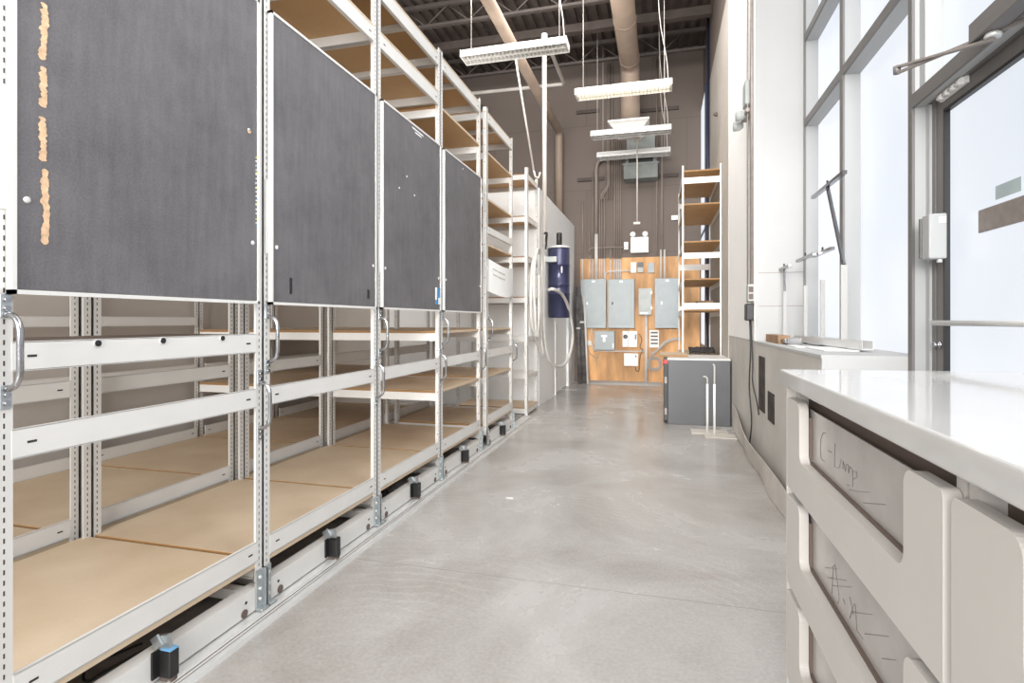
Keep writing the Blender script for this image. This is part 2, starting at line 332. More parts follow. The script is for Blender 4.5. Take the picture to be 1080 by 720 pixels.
pb.build('push_bar', 'alu', door)
kb = MB().lathe((GX-.028, 2.785, 1.045), [(.016, 0), (.016, -.01), (.008, -.012), (.012, -.02), (.012, -.03), (.004, -.032)], 16, 'x'); kb.build('lock_knob', 'chrome', door)
# plate sticker on glass and shape of the outside handle seen through frosted glass
p0 = onX(1033, 222, GX-.015); p1 = onX(1033, 246, GX-.015)
pl = MB().box(GX-.02, GX-.011, 1.72, p0.y, p1.z, p0.z, .003); pl.build('pull_plate', 'plate', door)
MB().box(GX-.0108, GX-.0102, 2.27, 2.42, p0.z+.02, p0.z+.07).build('frosted_spot', 'tint', door)
# hinge
hg = MB()
for k in range(4): hg.cyl((GX-.05, 2.56+.05*k, 2.10), (GX-.05, 2.60+.05*k, 2.10), .013)
hg.box(GX-.045, GX-.032, 2.55, 2.76, 2.085, 2.125); hg.build('hinge', 'whitep', door)
# closer with its arms
cl = thing('door_closer', 'grey door closer box with two thin arms over the frosted door', 'door closer', (XW-.03, 2.2, 2.2))
MB().box(XW-.06, XW-.001, 1.72, 2.28, 2.115, 2.185, .004).build('closer_body', 'mull_shade', cl)
MB().lathe((XW-.025, 2.2, 2.098), [(.022, 0), (.026, .006), (.02, .017)], 20).build('pivot_cap', 'alu', cl)
e = onX(946, 74, .93)
MB().bar((XW-.025, 2.2, 2.092), (e.x, e.y, e.z+.012), .022, .008).build('upper_arm', 'plate', cl)
MB().bar((GX-.05, 2.05, 2.10), (e.x, e.y, e.z-.012), .014, .009).build('lower_arm', 'plate', cl)
MB().lathe((e.x, e.y, e.z-.015), [(.013, 0), (.014, .03), (.006, .034)], 16).build('elbow_joint', 'mull_shade', cl)
# sensor box beside the door
sb = thing('door_sensor_box', 'small grey box on the door frame left of the frosted door', 'sensor box', (XW+.03, 2.74, 1.43))
a0, a1 = onX(979, 229, XW+.02), onX(979, 275, XW+.02)
MB().box(XW-.015, XW+.05, 2.68, 2.75, a1.z, a0.z, .006).build('case', 'mull', sb)
MB().box(XW-.02, XW+.055, 2.75, 2.765, a1.z+.01, a0.z-.01).build('back_plate', 'mull_shade', sb)
MB().box(XW+.02, XW+.045, 2.6785, 2.68, a0.z-.04, a0.z-.015).build('sticker', 'paper', sb)
MB().cyl((XW+.03, 2.7, a1.z-.015), (XW+.03, 2.7, a1.z), .01).build('cable_gland', 'alu', sb)
# wall beyond the door, behind the camera side
w5 = struct('window_5', MB().box(GX, GX+.01, -1.2, 1.55, .3, 6.0), 'frost')
for yy in (1.6, .2, -1.1): mullion(yy, 0, 6.0, par=w5)
struct('wall_right_near', MB().box(XW, GX+.1, -1.2, 1.55, 0, .3), 'wallg')
# ================================================================== roof joists, beams
def joist(y, lab):
    t = thing('bar_joist', lab, 'roof joist', (-2.5, y, 5.5), 'steel bar joists under the roof deck')
    MB().box(-6.4, XR-.02, y-.03, y+.03, 5.96, 6.02).build('top_chord', 'steel', t)
    MB().box(-6.4, XR-.02, y-.035, y+.035, 5.66, 5.70).build('bottom_chord', 'steel', t)
    wb = MB(); x = -6.3; up = True
    while x < XR-.4:
        wb.cyl((x, y, 5.69 if up else 5.97), (x+.35, y, 5.97 if up else 5.69), .012, 6); x += .35; up = not up
    wb.build('web', 'steel', t)
for y, lab in ((6.45, 'dark steel bar joist nearest the camera overhead'), (7.85, 'dark steel bar joist above the lit fluorescent light'), (9.65, 'farthest dark steel bar joist near the back wall')): joist(y, lab)
tag(MB().box(-6.4, XR-.02, 8.57, 8.60, 5.66, 5.80).box(-6.4, XR-.02, 8.52, 8.65, 5.65, 5.66).build('steel_beam', 'deck'), 'dark solid steel beam running to the right wall under the deck', 'roof beam')
# wall strut channels on the back wall
for i, (xa, xb, py, lab) in enumerate(((608, 632, 119, 'dark strut channel on the brown back wall left of the duct'), (669, 716, 118, 'dark strut channel on the brown back wall right of the duct'), (609, 637, 190, 'lower dark strut channel left of the heater'), (690, 716, 186, 'lower dark strut channel right of the heater'))):
    p, q = onY(xa, py, YB-.02), onY(xb, py, YB-.02)
    tag(MB().box(p.x, q.x, YB-.05, YB-.012, p.z-.03, p.z+.03).build('strut_channel', 'deck'), lab, 'strut')
# ducts
def pipe(name, pts, r, m, lab, cat, seg=20, group=None):
    return tag(MB().tube(pts, r, seg).build(name, m), lab, cat, group)
def rounded(a, b, c, r, n=8):
    a, b, c = Vector(a), Vector(b), Vector(c); u = (a-b).normalized(); v = (c-b).normalized()
    p, q = b+u*r, b+v*r; return [p*(1-t)**2+b*2*t*(1-t)+q*t*t for t in [k/n for k in range(n+1)]]
d2 = [(-.5, 2.5, 5.46)]+rounded((-.5, 2.5, 5.46), (-.5, 9.55, 5.46), (-.5, 9.55, 4.5), .25)+[(-.5, 9.55, 4.5)]
du = thing('air_duct', 'thick beige round duct running overhead then down over the hanging lights', 'duct', (-.5, 9.5, 4.4))
MB().tube(d2, .16, 24).build('duct_pipe', 'duct', du)
sm = MB()
for y in (5.2, 6.6, 8.0, 9.2): sm.tube([(-.5, y, 5.46), (-.5, y+.015, 5.46)], .166, 24)
sm.build('duct_seams', 'duct', du)
# diffuser at its end
df = MB(); zt, zb = 4.34, 4.20
R0, R1 = .19, .325
cx, cy = -.5, 9.25
for a, b in (((-1, -1), (1, -1)), ((1, -1), (1, 1)), ((1, 1), (-1, 1)), ((-1, 1), (-1, -1))):
    df.quad((cx+a[0]*R1, cy+a[1]*R1, zt), (cx+b[0]*R1, cy+b[1]*R1, zt), (cx+b[0]*R0, cy+b[1]*R0, zb), (cx+a[0]*R0, cy+a[1]*R0, zb))
df.quad((cx-R0, cy-R0, zb), (cx+R0, cy-R0, zb), (cx+R0, cy+R0, zb), (cx-R0, cy+R0, zb))
df.box(cx-R1, cx+R1, cy-R1-.01, cy-R1, zt-.01, zt+.02)
df.build('diffuser', 'whitep', du)
d1 = [(-1.84, 3.0, 4.68)]+rounded((-1.84, 3, 4.68), (-1.84, 10.15, 4.68), (-1.84, 10.15, 3), .15)+[(-1.84, 10.15, 2.9)]
pipe('drain_pipe', d1, .073, 'duct', 'slimmer beige pipe sloping overhead and dropping behind the white partition', 'pipe')
d3 = [(-3.3, 4.0, 5.2)]+rounded((-3.3, 4, 5.2), (-3.3, 10.1, 5.2), (-3.3, 10.1, 3), .15)+[(-3.3, 10.1, 2.9)]
pipe('drain_pipe', d3, .05, 'brownpl', 'thin brown pipe running overhead above the shelving far left', 'pipe')
vp = [(-1.5, 7.2, 2.7)]+[(-1.5, 7.2, 4.94)]+[(-1.5, 8.74, 4.94), (-3.9, 8.74, 4.97)]
tag(MB().tube([(-1.5, 7.2, 2.15), (-1.5, 7.2, 4.9)], .03, 12).tube([(-1.5, 7.2, 4.9)]+[(-1.5, 7.22, 4.95), (-1.5, 8.70, 4.95), (-1.53, 8.75, 4.95), (-4.0, 8.75, 4.98)], .028, 12).tube([(-1.5, 7.2, 4.82), (-1.5, 7.2, 4.97)], .042, 12).build('vacuum_pipe', 'conduitw'), 'white vertical vacuum pipe rising past the shelves then running back under the roof', 'pipe')
hk = MB().tube([onX(563, 180, -1.6), onX(541, 45, -1.78)], .013, 8)
b0 = onX(563, 180, -1.6); hk.tube([b0, b0+Vector((.02, 0, -.08)), b0+Vector((.06, .02, -.09)), b0+Vector((.08, .02, -.02))], .013, 8)
tag(hk.build('hook_pole', 'conduitw'), 'thin pale hook pole leaning above the far end shelf', 'pole')
# fluorescent lights
def fluoro(cx, cy, z, lab, lit=False, L=1.22, hang=((-.5, 6.0), (.5, 6.0))):
    t = thing('fluorescent_light', lab, 'ceiling light', (cx, cy, z-.08), 'suspended fluorescent lights over the aisle')
    hx = L/2
    hs = MB().prism([(cy-.115, z-.05), (cy-.06, z+.02), (cy+.06, z+.02), (cy+.115, z-.05), (cy+.105, z-.05), (cy+.052, z+.01), (cy-.052, z+.01), (cy-.105, z-.05)], 'x', cx-hx, cx+hx)
    hs.build('housing', 'whitep', t)
    for s in (-1, 1): MB().box(cx+s*hx-.006, cx+s*hx+.006, cy-.118, cy+.118, z-.085, z-.005).build('end_cap', 'whitep', t)
    for s in (-1, 1): MB().cyl((cx-hx+.02, cy+s*.05, z-.035), (cx+hx-.02, cy+s*.05, z-.035), .016, 12).build('tube', 'lamp' if lit else 'whitep', t)
    lv = MB(); n = 26
    for k in range(n): lv.box(cx-hx+L*(k+.5)/n-.002, cx-hx+L*(k+.5)/n+.002, cy-.119, cy+.119, z-.085, z-.045)
    lv.box(cx-hx, cx+hx, cy-.116, cy-.113, z-.085, z-.05); lv.box(cx-hx, cx+hx, cy+.113, cy+.116, z-.085, z-.05); lv.box(cx-hx, cx+hx, cy-.002, cy+.002, z-.083, z-.05)
    lv.build('louver', 'whitep', t)
    for i, s in enumerate((-1, 1)):
        MB().tube([(cx+s*hx*.85, cy, z+.02), (cx+s*hx*.85, cy, 6.02)], .004, 6).build('hanger_wire', 'conduitw', t)
    MB().tube([(cx+hx*.93, cy+.03, z+.02), (cx+hx*.9, cy+.03, z+.3), (cx+hx*.75, cy+.02, z+.9), (cx+hx*.7, cy, 6.02)], .006, 6, res=4).build('power_cord', 'conduitw', t)
    return t
fluoro(-1.61, 6.05, 4.26, 'unlit white fluorescent light nearest the shelves, highest in view')
fluoro(-.477, 7.3, 4.20, 'lit fluorescent light glowing warm under the thick duct', True)
fluoro(-.468, 8.98, 4.20, 'unlit fluorescent light just under the white air diffuser', L=1.24)
fluoro(-.46, 9.72, 4.07, 'unlit fluorescent light in front of the galvanised heater, farthest back')
# heater
ht = thing('unit_heater', 'grey galvanised unit heater high on the brown back wall', 'heater', (-.3, 10.1, 3.7))
q = lambda px, py: onY(px, py, 10.05)
a, b = q(661, 140), q(691, 166); MB().box(a.x, b.x, 10.02, 10.32, b.z, a.z, .006).build('body', 'heater', ht)
a, b = q(660, 166), q(692, 175); MB().box(a.x, b.x, 10.0, 10.32, b.z, a.z).build('outlet_frame', 'heater', ht)
a, b = q(663, 168), q(689, 173); MB().box(a.x, b.x, 9.99, 10.01, b.z, a.z).build('outlet', 'blackp', ht)
a, b = q(657, 175), q(695, 187); MB().prism([(9.9, a.z), (10.0, b.z), (10.32, b.z), (10.32, a.z)], 'x', a.x+.02, b.x-.02).box(a.x, b.x, 9.89, 10.32, a.z-.03, a.z).build('deflector', 'heater', ht)
# cord to the emergency light
c0, c1 = onY(672, 147, 9.42), onY(672, 236, 9.42)
tag(MB().tube([c0, c1], .011, 8).box(c0.x-.07, c0.x+.07, 9.36, 9.48, c0.z-.02, c0.z+.05, .01).box(c1.x-.06, c1.x+.05, 9.39, 9.45, c1.z-.01, c1.z+.03).build('hanging_cord', 'conduitw'), 'white straight drop cord hanging in front of the heater', 'cord')
# ================================================================== back wall electrics
YP = YB-.02
pa, pb_ = onY(612, 273, YP), onY(738, 403, YP)
struct('wall_back_plywood', MB().box(pa.x, pb_.x, YP, YB+.005, .0, pa.z), 'ply')
def B(px, py, y=YP): return onY(px, py, y)
def wbox(x0, y0, x1, y1, dep=.1, yy=YP): 
    a, b = B(x0, y0, yy-dep), B(x1, y1, yy-dep); return a.x, b.x, yy-dep, yy, b.z, a.z
def epanel(x0, y0, x1, y1, lab, latch):
    X0, X1, Y0, Y1, Z0, Z1 = wbox(x0, y0, x1, y1, .14)
    t = thing('breaker_panel', lab, 'electrical panel', ((X0+X1)/2, Y1, Z0), 'grey breaker panels on the plywood')
    MB().box(X0, X1, Y0, Y1, Z0, Z1, .008).build('enclosure', 'panel', t)
    MB().box(X0+.06, X1-.06, Y0-.01, Y0, Z0+.08, Z1-.1, .003).build('panel_door', 'panel', t)
    MB().box((X0+X1)/2-.03, (X0+X1)/2+.03, Y0-.003, Y0, Z1-.06, Z1-.025).build('name_label', 'paper', t)
    lx = X0+.08 if latch else X0+.12
    MB().box(lx-.012, lx+.012, Y0-.025, Y0-.008, (Z0+Z1)/2-.02, (Z0+Z1)/2+.03, .003).build('latch', 'blackp' if latch else 'alu', t)
epanel(612.5, 294.5, 639.3, 346, 'leftmost grey breaker panel, beside the leaning rolls', False)
epanel(641.3, 294.5, 669, 346, 'middle grey breaker panel with a small black latch', True)
epanel(690.5, 293.5, 717, 346, 'rightmost grey breaker panel, beside the far right rack', False)
def wthing(name, m, lab, cat, r, dep=.08, extra=None):
    X0, X1, Y0, Y1, Z0, Z1 = wbox(*r, dep)
    t = thing(name, lab, cat, ((X0+X1)/2, Y1, Z0))
    MB().box(X0, X1, Y0, Y1, Z0, Z1, .006).build('case', m, t)
    if extra: extra(t, X0, X1, Y0, Y1, Z0, Z1)
    return t
def ex_disc(t, X0, X1, Y0, Y1, Z0, Z1):
    MB().box(X0+.02, X1-.03, Y0-.012, Y0, Z0+.08, Z1-.05, .004).build('cover', 'panel2', t)
    MB().box(X0+.03, X1-.06, Y0-.014, Y0-.008, Z0+.015, Z0+.05).build('label_strip', 'paper', t)
    for z in (Z0+.1, Z1-.1): MB().box(X1-.01, X1+.012, Y0+.01, Y0+.03, z, z+.05).build('clip', 'zinc', t)
wthing('disconnect_switch', 'panel2', 'light grey switch box mounted on top of a white conduit', 'switch box', (673.5, 304, 687, 332), .12, ex_disc)
def ex_tr(t, X0, X1, Y0, Y1, Z0, Z1):
    cx = (X0+X1)/2
    MB().box(cx-.06, cx+.05, Y0-.002, Y0, Z1-.11, Z1-.07).box(cx-.03, cx+.02, Y0-.002, Y0, Z1-.2, Z1-.11).build('sticker', 'paper', t)
    MB().box(X1-.035, X1-.01, Y0-.002, Y0, Z0+.03, Z0+.12).build('tag_label', 'paper', t)
wthing('transformer_box', 'panel', 'squat grey box with white stickers below the breaker panels', 'electrical box', (627, 349, 648, 369), .16, ex_tr)
def ex_meter(t, X0, X1, Y0, Y1, Z0, Z1):
    MB().lathe((X0+.055, Y0-.004, Z0+.19), [(.04, 0), (.04, -.012), (.03, -.016)], 16, 'y').build('dial', 'blackp', t)
    MB().box(X0+.1, X0+.104, Y0-.003, Y0, Z0, Z1).build('seam', 'dk', t)
    MB().box(X1-.04, X1-.02, Y0-.004, Y0, Z1-.15, Z1-.06).build('vent', 'dk', t)
wthing('control_box', 'whitep', 'white box with black round dial under the middle breaker panel', 'control box', (656.5, 349, 672, 366), .08, ex_meter)
def ex_term(t, X0, X1, Y0, Y1, Z0, Z1):
    for k in range(4): MB().box(X0+.02, X1-.02, Y0-.004, Y0, Z0+.06+.065*k, Z0+.09+.065*k).build('terminal_strip', 'recess', t)
wthing('terminal_box', 'whitep', 'small white ribbed terminal box right of the conduit', 'terminal box', (685, 348, 695, 366.5), .06, ex_term)
def ex_wb(t, X0, X1, Y0, Y1, Z0, Z1): MB().box(X1-.05, X1-.03, Y0-.003, Y0, Z1-.07, Z1-.03).build('keyhole', 'dk', t)
wthing('junction_box', 'whitep', 'plain white box lowest on the plywood', 'junction box', (658, 372.5, 673, 386), .07, ex_wb)
wthing('wall_timer', 'whitep', 'small white box left of the black timer on plywood', 'control box', (665.3, 276.5, 671, 287.5), .05)
def ex_bt(t, X0, X1, Y0, Y1, Z0, Z1):
    MB().box(X0, X1, Y0-.003, Y0, (Z0+Z1)/2, Z1).build('display', 'blackp', t)
wthing('wall_timer', 'panel2', 'small timer with black top half on the plywood', 'timer', (672.3, 276.5, 678.5, 287), .05, ex_bt)
wthing('wall_relay', 'panel', 'small grey rounded relay box right of the timer', 'control box', (683.3, 277, 690, 287.5), .06)
wthing('junction_box', 'whitep', 'tiny white box left of the emergency light', 'junction box', (658, 255, 662.5, 263), .06)
wthing('junction_box', 'whitep', 'tiny white junction box beside the leaning rolls', 'junction box', (618.5, 359, 623.5, 364), .05)
wthing('thermostat', 'whitep', 'small cream thermostat on brown wall left of the rack', 'thermostat', (708, 227, 715, 231.5), .04)
def emlight(name, lab, x0, x1, y0, z0, z1, hx, hz, r, axis):
    pass
X0, X1, Y0, Y1, Z0, Z1 = wbox(665, 250, 684, 266, .1)
el = thing('emergency_light', 'white twin-head emergency light above the plywood', 'emergency light', ((X0+X1)/2, Y1, Z0))
MB().box(X0, X1, Y0, Y1, Z0, Z1, .01).build('case', 'whitep', el)
for x in (X0+.04, X1-.06): MB().lathe((x, Y0+.03, Z1+.05), [(.03, .03), (.045, .0), (.05, -.03), (.04, -.035)], 16, 'y').build('lamp_head', 'whitep', el)
# conduits
def cond(px, y0, y1, r=.012, m='conduit', lab='', dep=.04, top=None, ext=0):
    a, b = B(px, y0, YP-dep), B(px, y1, YP-dep)
    return tag(MB().cyl((a.x, YP-dep, b.z), (a.x, YP-dep, top if top else a.z), r, 10).build('conduit', m), lab, 'conduit', 'vertical conduits on the back wall')
for i, (px, y0, r) in enumerate(((614.6, 212, .016), (622, 270, .013), (625.2, 180, .011), (632.6, 210, .011), (634.8, 204, .011), (637.5, 208, .013), (644, 262, .013), (648.2, 150, .014), (650.6, 140, .012), (652.6, 140, .012), (654.6, 150, .012))):
    cond(px, y0, 273, r, 'conduit', 'brown painted conduit rising on the back wall above the plywood')
    cond(px, 273, 295, r, 'conduitw', 'pale lower conduit entering the breaker panels from above')
for px in (640.5, 643, 645.7): cond(px, 150, 210, .01, 'conduit', 'brown painted conduit rising on the back wall above the plywood', top=5.9)
for px, r in ((692.7, .014), (698.0, .018)): cond(px, 150, 268 if px < 695 else 264, r, 'conduit', 'tall brown painted conduit right of the heater', top=5.95)
for px in (697.0, 700.8): cond(px, 263, 294, .018, 'conduitw', 'short pale conduit stub above the rightmost breaker panel')
# big bent conduit
z0 = B(629.2, 294).z; zt = B(629, 168).z; x0 = B(629.2, 250).x; x1 = B(662, 168).x
tag(MB().tube([(x0, YP-.06, B(0, 273).z)]+rounded((x0, YP-.06, 2), (x0, YP-.06, zt), (x1, YP-.06, zt), .22)+[(x1, YP-.06, zt)], .032, 14).build('conduit', 'conduit'), 'thick bent conduit curving from the panels to the heater', 'conduit')
tag(MB().cyl((x0, YP-.06, z0), (x0, YP-.06, B(0, 273).z), .032, 14).build('conduit', 'conduitw'), 'thick pale conduit stub above the leftmost breaker panel', 'conduit')
for dx, lab in ((0, 'left of two offset conduits bending toward the ceiling'), (2.2, 'right of two offset conduits bending toward the ceiling')):
    pts = [B(633.6+dx, 210, YP-.05), B(634+dx, 206, YP-.05), B(640+dx*.6, 197, YP-.05), B(641+dx*.6, 192, YP-.05)]
    pts.append(Vector((pts[-1].x, YP-.05, 5.9)))
    tag(MB().tube(pts, .013, 8).build('conduit', 'conduit'), lab, 'conduit')
x0 = B(622, 270).x; x1 = B(659, 262).x; zz = B(622, 262).z
tag(MB().tube([(x0, YP-.05, B(0, 270).z)]+rounded((x0, YP-.05, 2), (x0, YP-.05, zz), (x1, YP-.05, zz), .06)+[(x1, YP-.05, zz)], .012, 8).build('conduit', 'conduit'), 'thin horizontal conduit ending at the tiny box by the emergency light', 'conduit')
a = B(638.5, 294, YP-.05); b = B(644, 286, YP-.05); c = B(665, 285.5, YP-.05)
tag(MB().tube([a, (a.x, YP-.05, b.z-.05), (a.x+.05, YP-.05, b.z-.01), b, c], .013, 8, res=3).build('conduit', 'conduitw'), 'pale conduit curving to the white box beside the timer', 'conduit')
a = B(681.5, 332, YP-.05); tag(MB().cyl((a.x, YP-.05, 0), (a.x, YP-.05, a.z), .03, 14).build('conduit', 'conduitw'), 'pale upright conduit from the floor to the light grey switch box', 'conduit')
a, b = B(624, 346, YP-.04), B(680, 370.5, YP-.04)
tag(MB().tube([a, (a.x, YP-.04, a.z-.25), (a.x+.05, YP-.04, b.z+.03), (a.x+.12, YP-.04, b.z), b], .013, 8, res=4).build('conduit', 'conduitw'), 'pale conduit running level under the squat grey box', 'conduit')
tag(MB().tube([B(620, 362, YP-.03), B(622, 372, YP-.03), B(629, 378, YP-.03), B(630.5, 385, YP-.03)], .008, 6, res=4).tube([B(632, 372, YP-.03), B(630, 378, YP-.03)], .008, 6).build('loose_cable', 'cable'), 'pale loose cable ends hanging on the plywood lower left', 'cable')
co = MB(); cc = B(690, 383.5, YP-.06)
for k in range(5):
    rr = .085+.012*k; co.tube([(cc.x+rr*math.cos(t)+.01*random.random(), YP-.04-.012*k, cc.z+rr*math.sin(t)) for t in [2*PI*j/24 for j in range(25)]], .0065, 6, cap=False)
tag(co.build('cable_coil', 'cable'), 'coiled grey cable hung on the plywood behind the charcoal cabinet', 'cable')
cb = MB()
for k in range(4): cb.tube([B(686, 373+k, YP-.05), B(694, 368+k*.5, YP-.07), B(700, 361+k, YP-.09), B(709, 357+k*.6, YP-.08), B(720, 356+k*.6, YP-.06)], .011, 6, res=4)
tag(cb.build('cable_bundle', 'cable'), 'pale cable bundle arching across the plywood behind the rack', 'cable')
tag(MB().tube([B(674, 352, YP-.04), B(677, 358, YP-.05), B(675, 366, YP-.06), B(678, 369, YP-.05), B(675, 376, YP-.04), B(674, 390, YP-.04), B(671, 391, YP-.04), B(670, 387, YP-.04)], .006, 6, res=4).build('loose_cable', 'cableb'), 'black cable looping beside the white boxes', 'cable')
# rubble strip at the foot of the plywood
struct('trim_2', MB().prism([(YB-.35, 0), (YB-.3, .02), (YB-.1, .035), (YB-.02, .035), (YB-.02, 0)], 'x', B(622, 403).x, B(698, 403).x), 'wallw')
# leaning rolls
for i, (bx, tx, r, zt, m, lab) in enumerate(((616.5, 611, .062, 1.77, 'roll', 'dark grey rolled mat leaning in the corner by the breaker panels'), (612, 608.5, .035, 1.6, 'roll', 'thinner dark roll leaning against the white partition'), (620, 616, .02, 1.66, 'conduitw', 'pale thin tube leaning beside the dark rolled mat'))):
    p = onZ(bx, 402.6, 0); p.y = 10.1-(0, .13, .22)[i]; p.x = B(bx, 400, p.y).x; ty = (10.25, 10.12, 10.2)[i]; tt = B(tx, 305, ty)
    t = thing('rolled_mat', lab, 'roll', (p.x, p.y, 0))
    MB().tube([(p.x, p.y, .0), (tt.x, ty, zt)], r, 16).build('roll_body', m, t)
    if i < 2:
        mid = Vector((p.x, p.y, 0)).lerp(Vector((tt.x, ty, zt)), .62); mid2 = Vector((p.x, p.y, 0)).lerp(Vector((tt.x, ty, zt)), .64)
        MB().tube([mid, mid2], r+.004, 16).build('strap', 'whitep', t)
# ================================================================== SHELVING
FX, RX = -1.54, -2.47
PW = .038
def post(par, x, y, side, face, z0, z1):
    # side: -1 web on low-y edge, +1 web on high-y edge; face +1: slotted flange toward +X
    fx = x; b = MB(); th = .003
    ya, yb_ = (y, y+PW) if side < 0 else (y-PW, y)
    b.box(fx-th if face > 0 else fx, fx if face > 0 else fx+th, ya, yb_, z0, z1)
    xa, xb = (fx-PW, fx) if face > 0 else (fx, fx+PW)
    b.box(xa, xb, (ya if side < 0 else yb_-th), (ya+th if side < 0 else yb_), z0, z1)
    return b.build('post', 'post', par, origin=(fx-face*.016, (ya+yb_)/2, z0))
def beam_y(par, x, y0, y1, z0, z1, face=1, slots=True):      # Z shaped beam along Y
    b = MB().box(x-.004, x, y0, y1, z0, z1, .0015).box(x-.02, x, y0, y1, z0, z0+.003)
    b.box(x-.012, x, y0, y1, z1-.003, z1)
    o = b.build('beam', 'beam', par)
    if slots:
        s = MB(); zc = (z0+z1)/2
        for y in (y0+.035, y1-.055): s.box(x-.001, x+.0008, y, y+.022, zc-.003, zc+.003)
        s.build('beam_slots', 'dk', o)
    return o
def side_beam(par, y, x0, x1, z0, z1, m='beam'):
    return MB().box(x0, x1, y-.002, y+.002, z0, z1).box(x0, x1, y-.012, y+.012, z0, z0+.003).build('side_beam', m, par)
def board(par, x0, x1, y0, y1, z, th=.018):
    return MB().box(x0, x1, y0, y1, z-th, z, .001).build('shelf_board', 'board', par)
def handle(par, y, z0, z1, x=FX):
    P = [(x+.004, y, z1), (x+.03, y, z1-.004), (x+.05, y, z1-.03), (x+.052, y, (z0+z1)/2), (x+.05, y, z0+.03), (x+.03, y, z0+.004), (x+.004, y, z0)]
    h = MB().tube(P, .0075, 12, res=4).build('handle', 'chrome', par)
    for za, zb in ((z1-.008, z1+.05), (z0-.05, z0+.008)): MB().box(x, x+.006, y-.013, y+.013, za, zb, .002).build('handle_bracket', 'zinc', h)
    for z in (z1+.015, z1+.036, z0-.015, z0-.036): MB().cyl((x+.005, y, z), (x+.013, y, z), .007, 6).build('bolt', 'chrome', h)
def front_panel(par, y0, y1, z0=1.215, z1=2.405, x=-1.522):
    p = MB().box(x-.012, x, y0+.012, y1-.012, z0+.012, z1-.012).build('front_panel', 'black', par)
    t = .011
    MB().box(x-.016, x+.004, y0, y0+t, z0, z1).box(x-.016, x+.004, y1-t, y1, z0, z1).box(x-.016, x+.004, y0, y1, z0, z0+t).box(x-.016, x+.004, y0, y1, z1-t, z1).build('panel_edging', 'beam', p)
    b = MB()
    for yy in (y0+.035, y1-.035): b.lathe((x, yy, z0+.235), [(.009, 0), (.009, .002), (.004, .005)], 12, 'x')
    b.build('panel_screws', 'alu', p)
    return p
UNITS = []
def unit(y0, y1, lab, panel, uppers, lowers, midbeams, group):
    t = thing('shelving_unit', lab, 'shelving unit', (FX-.46, (y0+y1)/2, 0), group)
    for x, fc in ((FX, 1), (RX+PW, 1)):
        for yy, sd in ((y0, -1), (y1, 1)): post(t, x if fc > 0 else x, yy, sd, fc, .10 if x == FX else .05, 3.11)
    # bottom shelf: board with lip beam above its edge
    board(t, RX+.01, FX-.003, y0+.010, y1-.008, .197, .02)
    beam_y(t, FX+.001, y0+PW, y1-PW*.6, .197, .277)
    side_beam(t, y0+.006, RX+PW, FX-PW, .12, .177); side_beam(t, y1-.006, RX+PW, FX-PW, .12, .177)
    for (za, zb, holes) in midbeams:
        o = beam_y(t, FX+.001, y0+PW*.9, y1-PW*.9, za, zb)
        if holes:
            s = MB()
            for f in (.27, .5, .77): s.tube([(FX-.006, y0+(y1-y0)*f, zb-.012), (FX+.006, y0+(y1-y0)*f, zb-.012)], .009, 12)
            s.build('holes', 'blackp', o)
            q_ = MB()
            for f in (.27, .5, .77): q_.tube([(FX-.006, y0+(y1-y0)*f, zb-.012), (FX+.004, y0+(y1-y0)*f, zb-.012)], .012, 12)
            q_.build('grommets', 'alu', o)
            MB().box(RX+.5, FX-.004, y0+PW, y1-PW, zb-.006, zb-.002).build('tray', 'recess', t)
    for z in lowers:
        board(t, RX+.01, FX-.02, y0+.006, y1-.006, z); side_beam(t, y0+.008, RX+PW, FX-.03, z-.018-.055, z-.018); side_beam(t, y1-.008, RX+PW, FX-.03, z-.018-.055, z-.018)
    for (z, fb) in uppers:
        board(t, RX+.005, FX-.004, y0+.004, y1-.004, z)
        if fb: beam_y(t, FX+.001, y0+PW*.9, y1-PW*.9, z-.018-.082, z-.02)
        beam_y(t, RX+.05, y0+PW, y1-PW, z-.018-.07, z-.02, slots=False)
        side_beam(t, y0+.008, RX+PW, FX-PW, z-.018-.06, z-.018); side_beam(t, y1-.008, RX+PW, FX-PW, z-.018-.06, z-.018)
        if fb: MB().box(RX+.05, FX-.01, (y0+y1)/2-.02, (y0+y1)/2+.02, z-.05, z-.018).build('cross_support', 'beam', t)
    # carriage
    MB().prism([(FX, .012), (FX, .10), (FX-.05, .10), (FX-.05, .096), (FX-.004, .096), (FX-.004, .012)], 'y', y0+.01, y1-.01).build('carriage_rail', 'beam', t)
    MB().box(RX+.03, RX+.08, y0+.01, y1-.01, .03, .11).build('carriage_rail', 'beam', t)
    for yy in (y0+.06, y1-.06): MB().box(RX+.08, FX-.05, yy-.02, yy+.02, .06, .10).build('carriage_crossbar', 'beam', t)
    for yy in (y0+.10, y1-.10): MB().cyl((FX-.03, yy, .028), (FX+.004, yy, .028), .016).build('wheel', 'recess', t)
    s_ = MB().cyl((FX, y0+.09, .065), (FX+.0015, y0+.09, .065), .006, 10).cyl((FX, y1-.09, .065), (FX+.0015, y1-.09, .065), .006, 10); s_.build('rail_holes', 'dk', t)
    for yy, s in ((y0+.022, 1), (y1-.022, -1)):
        f = MB().box(FX+.001, FX+.006, yy-.018, yy+.018, .012, .165, .001).box(FX+.001, FX+.022, yy-s*.018-.002, yy-s*.018+.002, .012, .165).box(FX+.001, FX+.035, yy-.02, yy+.02, .008, .02, .003).build('foot_bracket', 'zinc', t)
        for z in (.05, .09, .135): MB().cyl((FX+.004, yy, z), (FX+.013, yy, z), .0065, 6).build('bolt', 'alu', f)
    handle(t, y0+.02, .985, 1.165); handle(t, y1-.02, .725, .905)
    MB().box(FX+.0005, FX+.006, y0+.008, y0+.03, 1.42, 1.72, .002).build('joint_plate', 'beam', t)
    # caster brake in the middle of the carriage
    yc = (y0+y1)/2
